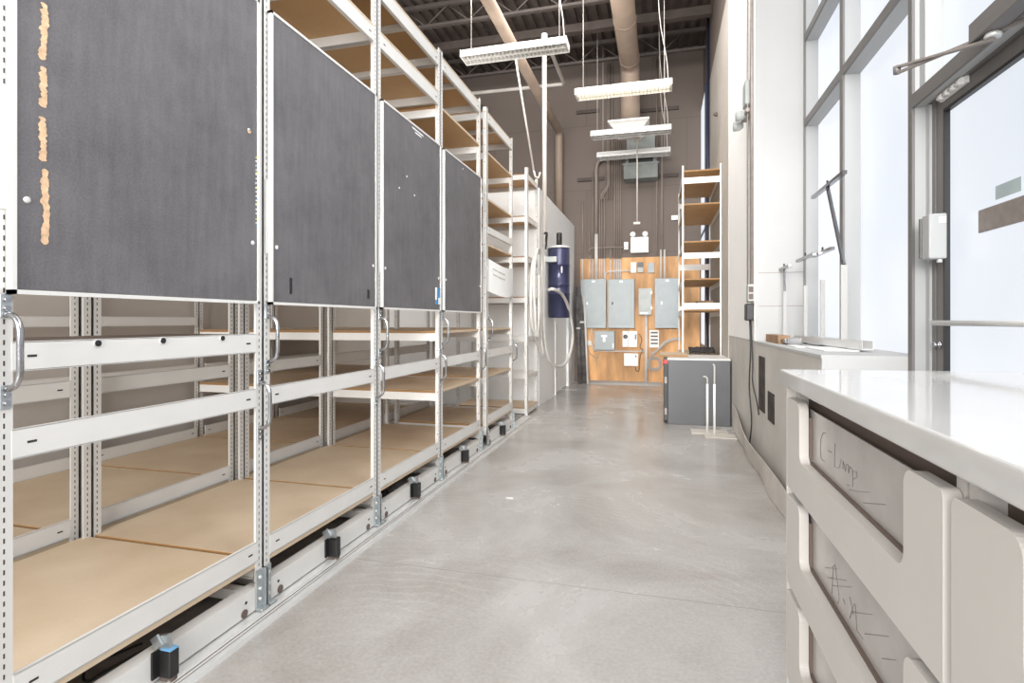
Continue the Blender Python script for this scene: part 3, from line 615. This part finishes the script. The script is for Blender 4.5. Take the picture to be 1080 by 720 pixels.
    br = MB().box(FX+.002, FX+.05, yc-.018, yc+.018, .02, .105, .004).build('brake_box', 'blackp', t)
    MB().box(FX+.001, FX+.008, yc-.042, yc-.018, .025, .11).build('brake_flange', 'blackp', br)
    MB().lathe((FX+.026, yc-.012, .016), [(.022, 0), (.022, .024)], 16, 'y').build('brake_wheel', 'recess', br)
    MB().obox((FX+.012, yc, .125), (1, 0, .25), (0, 1, 0), (-.25, 0, 1), .02, .007, .022).obox((FX-.008, yc-.012, .128), (.8, 0, .6), (0, 1, 0), (-.6, 0, .8), .016, .004, .018).build('brake_lever', 'zinc', br)
    MB().box(FX+.010, FX+.05, yc-.016, yc+.016, .1055, .110, .001).build('brake_pedal', 'bluep' if y0 < 1 else 'blackp', br)
    if panel: p = front_panel(t, y0+.022, y1-.040)
    else: p = None
    return t, p
G1 = 'sliding shelving units along the aisle'
ys = [.948, 1.869, 2.79, 3.711]
L1 = [(2.80, True), (3.08, True)]
u1, p1 = unit(ys[0], 1.864, 'nearest white shelving unit, its black panel scraped with tan peeled patches', True, L1, [], [(1.024, 1.098, True), (.807, .882, False)], G1)
u2, p2 = unit(ys[1], 2.785, 'second white shelving unit with an unmarked black panel', True, L1, [], [(.807, .882, False)], G1)
u3, p3 = unit(ys[2], 3.706, 'third white shelving unit, black panel with blue sticker at lower corner', True, L1, [], [(.807, .882, False)], G1)
u4, p4 = unit(ys[3], 4.627, 'fourth shelving unit with the narrowest-looking black panel, before the gap', True, [(2.71, False), (3.08, True), (2.25, False), (1.8, False)], [.64, 1.075], [(.807, .882, False)], G1)
u5, p5 = unit(4.80, 5.716, 'open white shelving unit without black panel, holding a white hanging sheet', False, [(2.71, False), (3.08, True), (2.28, False), (1.86, False)], [.64, 1.075], [(.807, .882, False), (1.955, 2.02, False)], G1)
# marks on the panels
xp = -1.5215
random.seed(11)
from mathutils import noise
def nz(i, k): return noise.noise(Vector((i*.23, k*3.3, .5)))
def patch(pts_px, width):       # jagged strip along pixel polyline
    b = MB(); P = [onX(px, py, xp) for px, py in pts_px]; n = 46; L = []; Rr = []
    for i in range(n+1):
        t = i/n*(len(P)-1); k = min(int(t), len(P)-2); q = P[k].lerp(P[k+1], t-k)
        e_ = 1 if 0 < i < n else .3
        L.append((q.y-width*e_*(.5+.3*random.random()+.55*nz(i, 0)), q.z)); Rr.append((q.y+width*e_*(.6+.25*random.random()+.5*nz(i, 9)), q.z))
    for i in range(n): b.quad((xp+.0006, *L[i]), (xp+.0006, *Rr[i]), (xp+.0006, *Rr[i+1]), (xp+.0006, *L[i+1]))
    return b
for pp in ([(46, 3), (47, 20), (45, 42), (44, 63)], [(45, 70), (45, 92), (45, 113)], [(44, 123), (44.5, 145), (45, 170)], [(47, 178), (46.5, 200), (48, 225), (47, 258)]):
    patch(pp, .012).build('peeled_patch', 'peel', p1)
def dots(lst, par, r=.006, m='alu', name='panel_spots'):
    b = MB()
    for px, py in lst:
        q = onX(px, py, xp); b.lathe((xp, q.y, q.z), [(r, 0), (r*.8, .0025)], 10, 'x')
    b.build(name, m, par)
dots([(262.5, 137)], p1, .007, 'whitep'); dots([(263, 138.5)], p1, .009, 'peel', 'bare_spot')
dots([(270, 166+k*5.4) for k in range(0, 14, 3)], p1, .003, 'yellow', 'yellow_stickers'); dots([(270, 170+k*4.6) for k in range(13)]+[(271.5, 228), (270, 235)], p1, .0028, 'paper', 'white_stickers'); dots([(270, 175), (269, 194), (270.5, 238), (271, 210)], p1, .0028, 'bluep', 'blue_stickers')
dots([(429, 186), (437, 206), (421, 198)], p3, .007, 'whitep', 'chips'); dots([(488, 178)], p4, .006, 'whitep', 'chips')
def rect(par, x0, y0, x1, y1, m, name, w=.0012):
    a, b = onX(x0, y0, xp), onX(x1, y1, xp); MB().box(xp, xp+w, a.y, b.y, min(a.z,b.z), max(a.z,b.z)).build(name, m, par)
rect(p2, 305.5, 293, 308, 310, 'blackp', 'black_tab'); rect(p2, 387.5, 305, 389.5, 315, 'blackp', 'black_tab')
def tilt_label(par, pts, m, name):
    MB().quad(*[onX(px, py, xp+.001) for px, py in pts]).build(name, m, par)
tilt_label(p3, [(434.5, 133), (446, 142.5), (447, 144.8), (435, 135)], 'paper', 'small_label'); tilt_label(p3, [(437.5, 138.5), (444, 143.5), (445, 145.8), (438, 140.5)], 'paper', 'small_label')
rect(p3, 459.3, 303, 465, 321, 'blue', 'blue_sticker', .002); rect(p3, 459.2, 303, 460.6, 316, 'paper', 'sticker_margin', .003); rect(p3, 462, 314, 465, 321, 'paper', 'sticker_margin', .003)
# hanging sheet on unit 5
hs = MB(); a = onX(515, 275, FX+.01); n = 20; ya, yb_ = 4.84, 5.71
pts = []
for i in range(n+1):
    t = i/n; y = ya+(yb_-ya)*t; sag = .05*math.sin(PI*t); x = FX+.006+.04*math.sin(PI*t)
    pts.append(((x, y, 1.42-sag*.9+.012*t), (x, y, 1.72-sag*.9)))
for i in range(n): hs.quad(pts[i][0], pts[i+1][0], pts[i+1][1], pts[i][1])
sh = hs.build('paper_sheet', 'paper'); tag(sh, 'white sheet sagging between the posts of the open shelving unit', 'sheet')
for r_ in range(2):
    wr = MB()
    for k in range(1):
        t = .1+.055*k+.01*(k % 2); y = ya+(yb_-ya)*t; x = FX+.0075+.04*math.sin(PI*t); z = 1.665-.045*math.sin(PI*t)-.045*r_
        wr.tube([(FX+.0085+.04*math.sin(PI*((yy-ya)/(yb_-ya))), yy, 1.70-.045*math.sin(PI*((yy-ya)/(yb_-ya)))-.05*(r_+1)+.008*math.sin(q_*2.3)) for q_, yy in enumerate([y+.012*m_ for m_ in range(28)])], .0018, 5)
    wr.build('faint_writing', 'cable', sh)
# fixed rear bays
G2 = 'fixed rear shelving bays against the left wall'
RF, RB = -2.505, -3.72
bays = [(.03, .943), (.948, 1.864), (1.869, 2.785), (2.79, 3.706), (3.711, 4.627), (4.632, 5.716)]
names = ['left of the nearest unit', 'behind the nearest black-panelled unit', 'behind the second black-panelled unit', 'behind the third black-panelled unit', 'behind the fourth black-panelled unit', 'behind the open shelving unit']
for i, (a, b) in enumerate(bays):
    t = thing('rear_shelving_bay', 'fixed white rear shelving bay '+names[i], 'shelving unit', ((RF+RB)/2, (a+b)/2, 0), G2)
    for x in (RF, RB+PW):
        for yy, sd in ((a, -1), (b, 1)): post(t, x, yy, sd, 1, 0, 3.11)
    lev = [.197]
    board(t, RB+.01, RF-.003, a+.010, b-.008, .197, .02)
    beam_y(t, RF+.001, a+PW, b-PW, .197, .277); beam_y(t, RB+.06, a+PW, b-PW, .197, .277); 
    beam_y(t, RF+.001, a+PW, b-PW, .812, .887); beam_y(t, RB+.06, a+PW, b-PW, .44, .515, slots=False); beam_y(t, RB+.06, a+PW, b-PW, .72, .795, slots=False)
    if i < 4: beam_y(t, RB+.06, a+PW, b-PW, 1.11, 1.18, slots=False)
    if i >= 4:
        for z in (.64, 1.075):
            board(t, RB+.01, RF-.02, a+.006, b-.006, z); side_beam(t, a+.008, RB+PW, RF-.03, z-.075, z-.018); side_beam(t, b-.008, RB+PW, RF-.03, z-.075, z-.018)
    for z in (2.80, 3.08):
        board(t, RB+.01, RF-.004, a+.005, b-.005, z)
        beam_y(t, RF+.001, a+PW, b-PW, z-.1, z-.02, slots=False)
        side_beam(t, a+.008, RB+PW, RF-PW, z-.078, z-.018); side_beam(t, b-.008, RB+PW, RF-PW, z-.078, z-.018)
        MB().box(RB+.05, RF-.01, (a+b)/2-.02, (a+b)/2+.02, z-.05, z-.018).build('cross_support', 'beam', t)
# end rack (static) across the aisle end of the shelving
ex0, ex1, ey0, ey1 = -2.47, -1.55, 6.45, 7.02
t = thing('end_shelving_rack', 'narrow static shelving rack facing the camera at the far end', 'shelving unit', ((ex0+ex1)/2, (ey0+ey1)/2, 0))
for x in (ex1, ex0+PW):
    for yy, sd in ((ey0, -1), (ey1, 1)): post(t, x, yy, sd, 1, 0, 3.0)
for z in (.1, .52, .97, 1.44, 1.93, 2.42, 2.93):
    if z in (.1, 1.44, 1.93, 2.42, 2.93): board(t, ex0+.01, ex1-.005, ey0+.006, ey1-.006, z)
    for yy in (ey0+.003, ey1-.003): MB().box(ex0+PW, ex1-PW, yy-.003, yy+.003, z-.075, z-.015).build('beam', 'beam', t)
    MB().box(ex1-.004, ex1, ey0+PW, ey1-PW, z-.07, z-.02).build('side_beam', 'beam', t)
# floor track and deck below the shelving
tr = MB().prism([(-1.60, 0), (-1.60, .006), (-1.505, .006), (-1.503, .012), (-1.497, .012), (-1.495, .006), (-1.470, .006), (-1.468, .009), (-1.466, .006), (-1.452, .006), (-1.450, .014), (-1.436, .014), (-1.430, .0)], 'y', -.2, 6.45)
ftr = tr.build('floor_track', 'alu'); tag(ftr, 'pale aluminium floor track running along the foot of the shelving', 'track')
for xa, xb, za in ((-1.4875, -1.483, .006), (-1.4675, -1.4655, .0092)): MB().box(xa, xb, -.2, 6.45, za, za+.0008).build('track_groove', 'recess', ftr)
for y, wh in ((.075, 'left of the nearest'), (.98, 'under the nearest'), (1.885, 'under the second'), (2.79, 'under the third'), (3.695, 'under the fourth'), (4.60, 'beneath the gap before the open'), (5.505, 'past the open')):
    tag(MB().box(-2.40, -1.60, y+.006, y+.895, 0, .024, .002).build('floor_deck_plate', 'rubber'), 'dark grey floor deck plate '+wh+' shelving unit', 'floor deck', 'deck plates under the sliding shelving')
tag(MB().box(-2.46, -2.41, -.2, 6.45, 0, .02).build('rear_track', 'alu'), 'thin metal rear track under the shelving boards', 'track')
lp = [onZ(px, py, .035) for px, py in ((150, 678), (120, 690), (95, 700), (88, 712), (92, 718), (110, 708), (150, 686), (200, 660), (240, 636))]
tag(MB().tube(lp, .004, 8, res=5).build('floor_cable', 'cableb'), 'dark thin cable looped on the deck under the nearest shelf', 'cable')
# crumpled rag beneath unit 3
rg = MB(); c = onZ(427, 516, .05); c.x -= .03
bmesh.ops.create_icosphere(rg.bm, subdivisions=4, radius=1)
for v in rg.bm.verts:
    k = 1+.22*math.sin(v.co.x*7+v.co.z*5)*math.sin(v.co.y*8+1)+.08*math.sin(v.co.x*21+v.co.y*17); v.co = Vector((c.x-.05+v.co.x*.07*k, c.y+v.co.y*.12*k, .055+v.co.z*.032*k))
for f in rg.bm.faces: f.smooth = True
tag(rg.build('crumpled_rag', 'roll'), 'crumpled grey rag on the deck beneath the third shelving unit', 'rag')
# ================================================================== central vacuum
vc = thing('vacuum_canister', 'navy blue central vacuum canister mounted on the white partition', 'vacuum', (-1.42, 7.86, 1.19))
cc = (-1.42, 7.86)
MB().lathe((cc[0], cc[1], 1.19), [(.145, 0), (.15, .01), (.15, .33), (.156, .335), (.156, .35), (.15, .355), (.15, .46), (.155, .465), (.155, .475), (.15, .48), (.15, .75), (.156, .755), (.156, .765), (.148, .77), (.148, .99), (.12, 1.02)], 36).build('body', 'navy', vc)
MB().lathe((cc[0], cc[1], 2.19), [(.155, 0), (.16, .01), (.155, .03), (.12, .035)], 36).build('lid_rim', 'alu', vc)
MB().lathe((cc[0]+.0, cc[1], 2.22), [(.042, 0), (.042, .19), (.03, .2)], 20).build('exhaust_pipe', 'blackp', vc)
MB().box(cc[0]-.17, cc[0]+.0, cc[1]-.20, cc[1]-.14, 1.98, 2.06, .01).build('wall_bracket', 'panel2', vc)
MB().box(cc[0]+.05, cc[0]+.07, cc[1]-.14, cc[1]-.135, 1.83, 1.92).build('latch', 'alu', vc)
H_ = []
hose1 = [onX(574, 270, -1.45), onX(573, 300, -1.45), onX(573, 340, -1.45), onX(575, 365, -1.44), onX(581, 382, -1.40), onX(592, 386, -1.33), onX(600, 376, -1.28), onX(604, 355, -1.26), onX(601, 330, -1.27), onX(594, 312, -1.29), onX(584, 305, -1.32), onX(578, 306, -1.40)]
tag(MB().tube(hose1, .021, 12, res=6).build('vacuum_hose', 'hose'), 'grey vacuum hose in a wide loop below the navy canister', 'hose')
hose2 = [onX(569, 266, -1.44), onX(563, 272, -1.44), onX(560, 300, -1.45), onX(560, 335, -1.45), onX(563, 350, -1.44), onX(569, 368, -1.44), onX(571.5, 372, -1.44), onX(570, 340, -1.44), onX(571, 300, -1.44), onX(571, 272, -1.43), onX(567, 263, -1.43), onX(563, 285, -1.42), onX(564, 330, -1.42), onX(566, 355, -1.42), onX(568, 330, -1.41), onX(568, 290, -1.41)]
tag(MB().tube(hose2, .019, 12, res=6).build('vacuum_hose', 'hose'), 'grey vacuum hose coiled in narrow hanging loops beside the end rack', 'hose')
b = onX(576, 253, -1.42)
tag(MB().tube([b+Vector((0, -.12, .06)), b+Vector((.02, -.08, .08)), b+Vector((0, -.0, .02)), b+Vector((0, .02, -.08))], .012, 8, res=4).tube([b+Vector((0, .06, .1)), b+Vector((0, .03, 0)), b+Vector((0, -.03, -.12))], .012, 8, res=3).build('hose_hook', 'blackp'), 'black hook holding the vacuum hose above its loops', 'hook')
# ================================================================== far right rack
rx0, rx1, ry0, ry1 = .26, .725, 7.25, 8.85
t = thing('wall_shelving_rack', 'tall narrow rack with wooden shelves against the right wall', 'shelving unit', ((rx0+rx1)/2, (ry0+ry1)/2, 0))
def post_c(x, y, sx, sy): # corner angle facing the camera (-Y)
    b = MB().box(min(x, x+sx*.018), max(x, x+sx*.018), y-.0015, y+.0015, 0, 3.1).box(x-.0015, x+.0015, min(y, y+sy*.03), max(y, y+sy*.03), 0, 3.1)
    b.build('post', 'beam', t)
for x, sx in ((rx0, 1), (rx1, -1)):
    for y, sy in ((ry0, 1), (ry1, -1)): post_c(x, y, sx, sy)
Zs = [3.04, 2.62, 2.15, 1.68, 1.29, .70]
for z in Zs: board(t, rx0+.005, rx1-.005, ry0+.005, ry1-.005, z)
fbm = lambda z0, z1, y: MB().box(rx0+.02, rx1-.02, y-.003, y+.003, z0, z1).build('end_beam', 'beam', t)
for z0, z1 in ((2.87, 2.945), (1.93, 2.0), (1.295, 1.37), (.64, .70)): fbm(z0, z1, ry0)
for z0, z1 in ((2.87, 2.945), (1.92, 2.01), (1.295, 1.37)): fbm(z0, z1, ry1)
for z in Zs:
    for x in (rx0+.002, rx1-.002): MB().box(x-.002, x+.002, ry0+.03, ry1-.03, z-.085, z-.02).build('side_beam', 'beam', t)
tag(MB().box(.36, .66, 7.35, 7.75, 1.29, 1.335, .003).box(.38, .60, 7.4, 7.7, 1.335, 1.365, .003).build('paper_stack', 'paper'), 'white flat boxes stacked on the lower wooden shelf of the right rack', 'box')
tag(MB().box(.48, .69, 7.9, 8.5, 1.29, 1.42, .004).build('wood_offcut', 'wood'), 'brown wood offcut on the right rack behind the white boxes', 'wood block')
cbm = MB()
for k in range(9): cbm.tube([(.36+.31*j/8, 7.5+.03*k, .72+.045*abs(math.sin(j*1.1+k))+.004*k) for j in range(9)], .012, 6, res=2)
tag(cbm.build('black_cables', 'cableb'), 'tangle of black cables lying on the lowest rack shelf', 'cable')
# ================================================================== charcoal cabinet
t = thing('metal_cabinet', 'low charcoal metal cabinet seen from its side near the right wall', 'cabinet', (.4, 6.8, 0))
MB().box(.075, .728, 6.36, 7.15, .0, .715, .006).build('body', 'gsteel', t)
MB().box(.07, .73, 6.355, 7.16, .715, .73).build('top_trim', 'beam', t)
MB().box(.03, .075, 6.40, 7.15, .03, .73, .004).build('front_door', 'blackp', t)
MB().box(.02, .03, 6.45, 6.55, .64, .70).box(.035, .075, 6.355, 6.40, .67, .71).build('red_latch', 'red', t)
for z in (.45, .10): MB().box(.04, .065, 6.385, 6.40, z, z+.07).build('hinge', 'plate', t)
tag(MB().box(-.01, .30, 7.22, 7.9, .70, .72).build('loose_board', 'board'), 'pale loose board on top behind the charcoal cabinet', 'board')
bpy.data.objects['loose_board'].location.z = .732
bpy.data.objects['loose_board'].location.y = 6.95
# stand with two rods on base plates in front of cabinet
t = thing('display_stand', 'cream stand of two upright rods on flat floor plates before the cabinet', 'stand', (.5, 5.6, 0))
MB().box(.30, .66, 5.88, 6.10, .0, .012, .003).box(.42, .72, 5.70, 5.92, .0, .010, .003).build('base_plate', 'base', t)
for px, py0, yy in ((746, 397, 5.98), (753.5, 384, 5.80)):
    b = onY(px, py0, yy); x = b.x
    MB().cyl((x, yy, .01), (x, yy, .50 if px < 750 else .52), .012).build('tube', 'whitep', t)
    top = b.z
    MB().tube([(x, yy, .5), (x, yy, top-.03), (x-.01, yy, top-.005), (x-.04 if px < 750 else x-.004, yy, top)], .008, 8, res=3).build('rod', 'base', t)
# ================================================================== right wall fittings
# wall conduit at the pier corner
for dx, r, lab in ((-.012, .016, 'thick grey conduit running up the white pier corner'), (-.035, .007, 'thin grey cable clipped beside the pier conduit')):
    tag(MB().tube([(XR+dx-.004, 4.92 if dx > -.02 else 4.98, 1.3), (XR+dx-.004, 4.92 if dx > -.02 else 4.98, 5.9)], r, 10).build('wall_conduit', 'plate'), lab, 'conduit')
bx = thing('outlet_box', 'grey outlet box on the pier conduit above the black adapter', 'outlet', (XR-.02, 4.93, 1.31))
MB().box(XR-.05, XR, 4.88, 4.98, 1.31, 1.45, .005).build('case', 'panel2', bx)
MB().box(XR-.045, XR-.01, 4.875, 4.88, 1.325, 1.37).box(XR-.045, XR-.01, 4.875, 4.88, 1.385, 1.43).build('socket', 'recess', bx)
tag(MB().box(XR-.065, XR-.0, 4.88, 4.99, 1.15, 1.29, .01).build('power_adapter', 'blackp'), 'black power adapter plugged in below the outlet box', 'adapter')
tag(MB().tube([(XR-.03, 4.93, 1.15), (XR-.025, 4.92, .9), (XR-.03, 4.95, .6), (XR-.02, 4.9, .3), (XR-.04, 4.95, .05)], .006, 8, res=5).tube([(XR-.02, 4.93, 1.15), (XR-.012, 4.9, .8), (XR-.02, 4.85, .65), (XR-.01, 4.7, .5), (XR-.01, 4.62, .42)], .005, 8, res=5).build('power_cable', 'cableb'), 'black cables hanging from the adapter down the low wall', 'cable')
el = thing('emergency_light', 'grey twin-head emergency light high on the white pier', 'emergency light', (XR-.05, 5.1, 2.9))
MB().box(XR-.06, XR, 4.97, 5.12, 2.97, 3.17, .008).build('case', 'panel2', el)
for k, (yy, zz) in enumerate(((5.05, 2.90), (5.22, 2.87))):
    MB().lathe((XR-.09, yy, zz), [(.02, .05), (.04, .02), (.045, -.03), (.035, -.035)], 16, 'x').build('lamp_head', 'panel2', el)
MB().box(XR-.06, XR, 4.93, 5.2, 2.89, 2.92).build('bracket', 'plate', el)
tag(MB().lathe((XR-.012, 7.85, 3.2+.72), [(.03, 0), (.03, -.02), (.012, -.05)], 12, 'x').build('wall_sensor', 'recess'), 'tiny brown sensor high on the beige wall above the rack', 'sensor')
tag(MB().cyl((XR-.035, 9.02, 0), (XR-.035, 9.02, 6.02), .02, 12).build('blue_pipe', 'navyp'), 'dark blue vertical pipe in the far right corner', 'pipe')
# peeled baseboard ribbon
rb = MB(); n = 40; prev = None
for i in range(n+1):
    s = i/n; y = 6.28+(2.98-6.28)*s
    off = .012+.04*s+.022*math.sin(s*11)**2
    bot = (XR-off, y, .004+.13*(1-min(1, s/.28))**1.3); top = (XR-.012-.05*math.sin(PI*min(1, s*1.1))**2-.02*s, y, .27*(1-s)+.11*s+.01*math.sin(s*11))
    if prev: rb.quad(prev[0], bot, top, prev[1])
    prev = (bot, top)
o = rb.build('baseboard_right', 'base'); o['kind'] = 'structure'
sd = o.modifiers.new('s', 'SOLIDIFY'); sd.thickness = .004
# ================================================================== ledge items
def tstand(px, X, z_tube, z_top, ybar, lean, lab, tube_r=.018):
    b = onX(px, 360, X); y = b.y
    t = thing('garment_rail_stand', lab, 'stand', (X, y, .985), 'chrome T-shaped stands on the window ledge')
    MB().box(X-tube_r, X+tube_r, y-tube_r*.6, y+tube_r*.6, .985, z_tube, .002).build('lower_tube', 'tubeg', t)
    MB().bar((X, y, z_tube), (X+lean[0], y+lean[1], z_top), .014, .022).build('upper_arm', 'chrome_dark', t)
    c = Vector((X+lean[0], y+lean[1], z_top))
    MB().bar(c-Vector((0, ybar, 0)), c+Vector((0, ybar, 0)), .025, .02).build('cross_bar', 'chrome_dark', t)
    MB().cyl(c, c+Vector((0, 0, .035)), .006, 8).build('pin', 'blackp', t)
tstand(890, 1.045, 1.48, 2.0, .34, (-.03, .22), 'tallest T-shaped chrome stand with white lower tube on the ledge')
tstand(867.5, 1.03, 1.42, 1.60, .22, (0, 0), 'second chrome T-stand on the ledge, behind the tallest', .014)
tstand(849.5, 1.0, 1.40, 1.60, .24, (0, 0), 'third chrome T-stand on the ledge, before the window edge', .012)
tstand(827.5, .93, 1.38, 1.56, .2, (0, .02), 'thin chrome T-stand against the white pier face', .012)
ch = MB()
a = Vector((.98, 4.5, 1.0)); b = Vector((1.04, 3.25, 1.0))
ch.bar(a, b, .05, .004); ch.bar(a+Vector((-.025, 0, .02)), b+Vector((-.025, 0, .02)), .003, .045); ch.bar(a+Vector((.025, 0, .02)), b+Vector((.025, 0, .02)), .003, .045)
tag(ch.build('metal_channel', 'alu'), 'long pale metal channel lying on the window ledge under the stands', 'channel')
tag(MB().box(.80, .88, 4.25, 4.72, .985, 1.045, .004).build('wood_block', 'wood'), 'brown wooden block on the ledge near the pier', 'wood block')
bk = MB()
for k in range(4): bk.box(.83+.02*(k % 2), .91, 4.05+.05*k, 4.09+.05*k, .985, 1.035-.006*k, .003)
bk.cyl((.83, 4.1, 1.01), (.83, 4.24, 1.01), .014)
tag(bk.build('metal_brackets', 'chrome'), 'pile of small shiny brackets beside the wooden block', 'bracket')
for a, b, lab in (((.80, 3.7), (.86, 3.95), 'small folded white paper slip on the ledge by the brackets'), ((.85, 3.3), (1.02, 3.75), 'long white sheet lying on the ledge front near the tall stand')):
    tag(MB().box(a[0], b[0], a[1], b[1], .986, .991).build('paper_slip', 'paper'), lab, 'paper')
# joint lines on the pier face
struct('trim_3', MB().box(XR+.02, XW, 4.847, 4.8505, 1.535, 1.541).box(XR+.02, XW, 4.847, 4.8505, 1.265, 1.271), 'plate')
# paper scrap on floor
p = onZ(538, 525, .001); tag(MB().box(p.x-.025, p.x+.02, p.y-.012, p.y+.012, 0.0005, .002).build('paper_scrap', 'paper'), 'tiny white paper scrap lying on the concrete floor', 'paper')
# ================================================================== drawer cabinets and worktop
CX, CX1, CZ = .296, 1.06, .991
CY = [1.475, .694, -.087]
DZ = [.966, .734, .502, .270]       # tops of the drawer fronts
def rrect_front(y0, y1, z0, z1, ny0, ny1, nz, r=.022, rr=.012):
    """drawer front outline (in y,z) with a rounded notch cut down from the top"""
    P = [(y0, z0), (y1, z0)]
    def arc(cy, cz, rad, a0, a1, n=6): return [(cy+rad*math.cos(a0+(a1-a0)*k/n), cz+rad*math.sin(a0+(a1-a0)*k/n)) for k in range(n+1)]
    P += arc(y1-rr, z1-rr, rr, 0, PI/2)
    P += arc(ny1+r, z1-r, r, PI/2, PI)
    P += arc(ny1-r, nz+r, r, 0, -PI/2)
    P += arc(ny0+r, nz+r, r, -PI/2, -PI)
    P += arc(ny0-r, z1-r, r, 0, PI/2)
    P += arc(y0+rr, z1-rr, rr, PI/2, PI)
    return P
def stroke(par, pts, w=.0016, m='ink', name='handwriting'):
    b = MB()
    for s in pts:
        s = [Vector(p) for p in s]
        b.tube(s, w, 5)
    b.build(name, m, par)
TXT = {}
for ci in range(2):
    y1, y0 = CY[ci]-.004, CY[ci+1]+.004
    t = thing('drawer_cabinet', 'white drawer cabinet at the far end with handwritten see-through windows' if ci == 0 else 'white drawer cabinet at the right edge, nearer the camera', 'cabinet', ((CX+CX1)/2, (y0+y1)/2, 0), 'white drawer cabinets under the worktop')
    MB().box(CX+.02, CX1, y1-.018, y1, .0, CZ).box(CX+.02, CX1, y0, y0+.018, .0, CZ).box(CX+.05, CX1, y0, y1, .0, .03).box(CX1-.02, CX1, y0, y1, 0, CZ).build('carcass', 'cab', t)
    if ci == 0: MB().box(CX+.0, CX+.03, y1-.006, y1+.004, 0, CZ).build('edge_strip', 'cab', t)
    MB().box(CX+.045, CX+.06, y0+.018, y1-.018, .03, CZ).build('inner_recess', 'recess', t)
    for k, zt in enumerate(DZ):
        zb = zt-.214
        ny0, ny1 = y0+.103, y1-.128
        nz = zt-.130
        fr_ = MB().prism(rrect_front(y0+.002, y1-.008, zb, zt, ny0, ny1, nz), 'x', CX, CX+.019)
        d = fr_.build('drawer', 'cab', t)
        MB().box(CX+.026, CX+.029, ny0-.02, ny1+.02, nz-.02, zt-.014).build('window_pane', 'acr', d)
        MB().box(CX+.0195, CX+.0255, ny0-.004, ny0+.006, nz-.004, zt-.03).box(CX+.0195, CX+.0255, ny1-.006, ny1+.004, nz-.004, zt-.03).box(CX+.0195, CX+.0255, ny0, ny1, nz-.006, nz+.004).build('window_rim', 'recess', d)
        if ci == 0 and k < 2:
            X = CX+.0255
            O = lambda px, py: onX(px, py, X)
            if k == 0:   # C - Lamp
                S = [[(871, 457), (868, 456), (865.5, 463), (865, 474), (866, 484), (869.5, 486.5)], [(873, 475), (877, 477)],
                     [(880.5, 468), (880, 492), (885, 493.5)], [(887, 484), (885.5, 492), (889, 494), (889, 486), (891.5, 496)], [(891.5, 497), (892.5, 489), (894.5, 490), (895, 499), (896.5, 492), (898.5, 494), (899, 502)], [(899, 496), (899.5, 513)], [(899, 497), (903, 497), (904, 503), (900, 505)],
                     [(896, 516), (904, 518), (917, 519)], [(910, 530), (934, 532)], [(893, 511), (896, 511.5)]]
            else:        # A. X. t lines
                S = [[(877.5, 626), (878.5, 597), (880.5, 595), (885, 630), (884, 636), (880, 634), (877, 628)], [(873, 609), (893, 612)], [(877, 617), (898, 619)], [(889, 631), (891, 637)],
                     [(896, 629), (900, 648)], [(901, 636), (896, 652)], [(902, 637), (903.5, 664), (910, 674)], [(898, 645), (920, 648)], [(912, 668), (937, 671)], [(930, 694), (945, 696)], [(870, 598), (884, 600)]]
            stroke(d, [[O(*p) for p in s] for s in S], .00042)
wt = MB().prism([(CX-.012, -.6), (CX1+.02, -.6), (CX1+.02, 1.60), (CX-.012, 1.485)], 'z', .994, 1.03)
o = wt.build('worktop', 'quartz'); tag(o, 'glossy white worktop over the drawer cabinets reflecting the windows', 'worktop')
bv = o.modifiers.new('b', 'BEVEL'); bv.width = .004; bv.segments = 3
# ================================================================== LIGHT
w = bpy.data.worlds.new('World'); bpy.context.scene.world = w; w.use_nodes = True
w.node_tree.nodes['Background'].inputs[0].default_value = (.93, .96, 1, 1); w.node_tree.nodes['Background'].inputs[1].default_value = .95
def area(name, loc, rot, sx, sy, e, col=(1, .98, .95)):
    l = bpy.data.lights.new(name, 'AREA'); l.shape = 'RECTANGLE'; l.size = sx; l.size_y = sy; l.energy = e; l.color = col
    o = bpy.data.objects.new(name, l); C.objects.link(o); o.location = loc; o.rotation_euler = rot; return o
def aim(frm, to): return (Vector(to)-Vector(frm)).to_track_quat('-Z', 'Y').to_euler()
area('Overhead Fill', (-1.2, 3.2, 5.45), (0, 0, 0), 4, 6, 130)  # unseen fill added overhead to brighten the shelving
area('Room Fill', (-1.0, -5.5, 3.0), aim((-1.0, -5.5, 3.0), (-.9, 8, 1.6)), 6, 3.4, 900)  # large fill added behind the camera, stands for no real lamp
area('Side Fill', (.95, 1.2, 3.2), aim((.95, 1.2, 3.2), (-2.2, 3.6, .9)), 1.2, 2.4, 70, (.95, .97, 1))  # added out of view to lift the aisle-facing shelf fronts
fl = area('Aisle Fill', (-.4, -3, 2.5), aim((-.5, -3, 2.5), (-.75, 10, 1.2)), 1.2, 1.2, 26)  # narrow fill beam added to reach the far end of the aisle
fl.data.spread = math.radians(32)
area('Far Fill', (-1.1, 5.9, 5.3), aim((-1.1, 5.9, 5.3), (-.2, 9.6, 1.2)), 2.4, 1.2, 140)  # unseen fill added to brighten the partition and far walls
area('Uplight Fill', (-3.2, 6.0, 3.6), (PI, 0, 0), 3, 5, 55)  # upward fill added for the ceiling, not a fixture of the room
# ================================================================== CAMERA
cam = bpy.data.cameras.new('Camera'); co_ = bpy.data.objects.new('Camera', cam); C.objects.link(co_)
cam.sensor_width = 36; cam.lens = 36*F/1080; co_.location = (0, 0, H); co_.rotation_euler = (PI/2, 0, TH)
cam.shift_y = -(360-HY)/1080; cam.clip_start = .02
bpy.context.scene.camera = co_
vs = bpy.context.scene.view_settings; vs.view_transform = 'Standard'; vs.look = 'None'; vs.exposure = 0; vs.gamma = 1
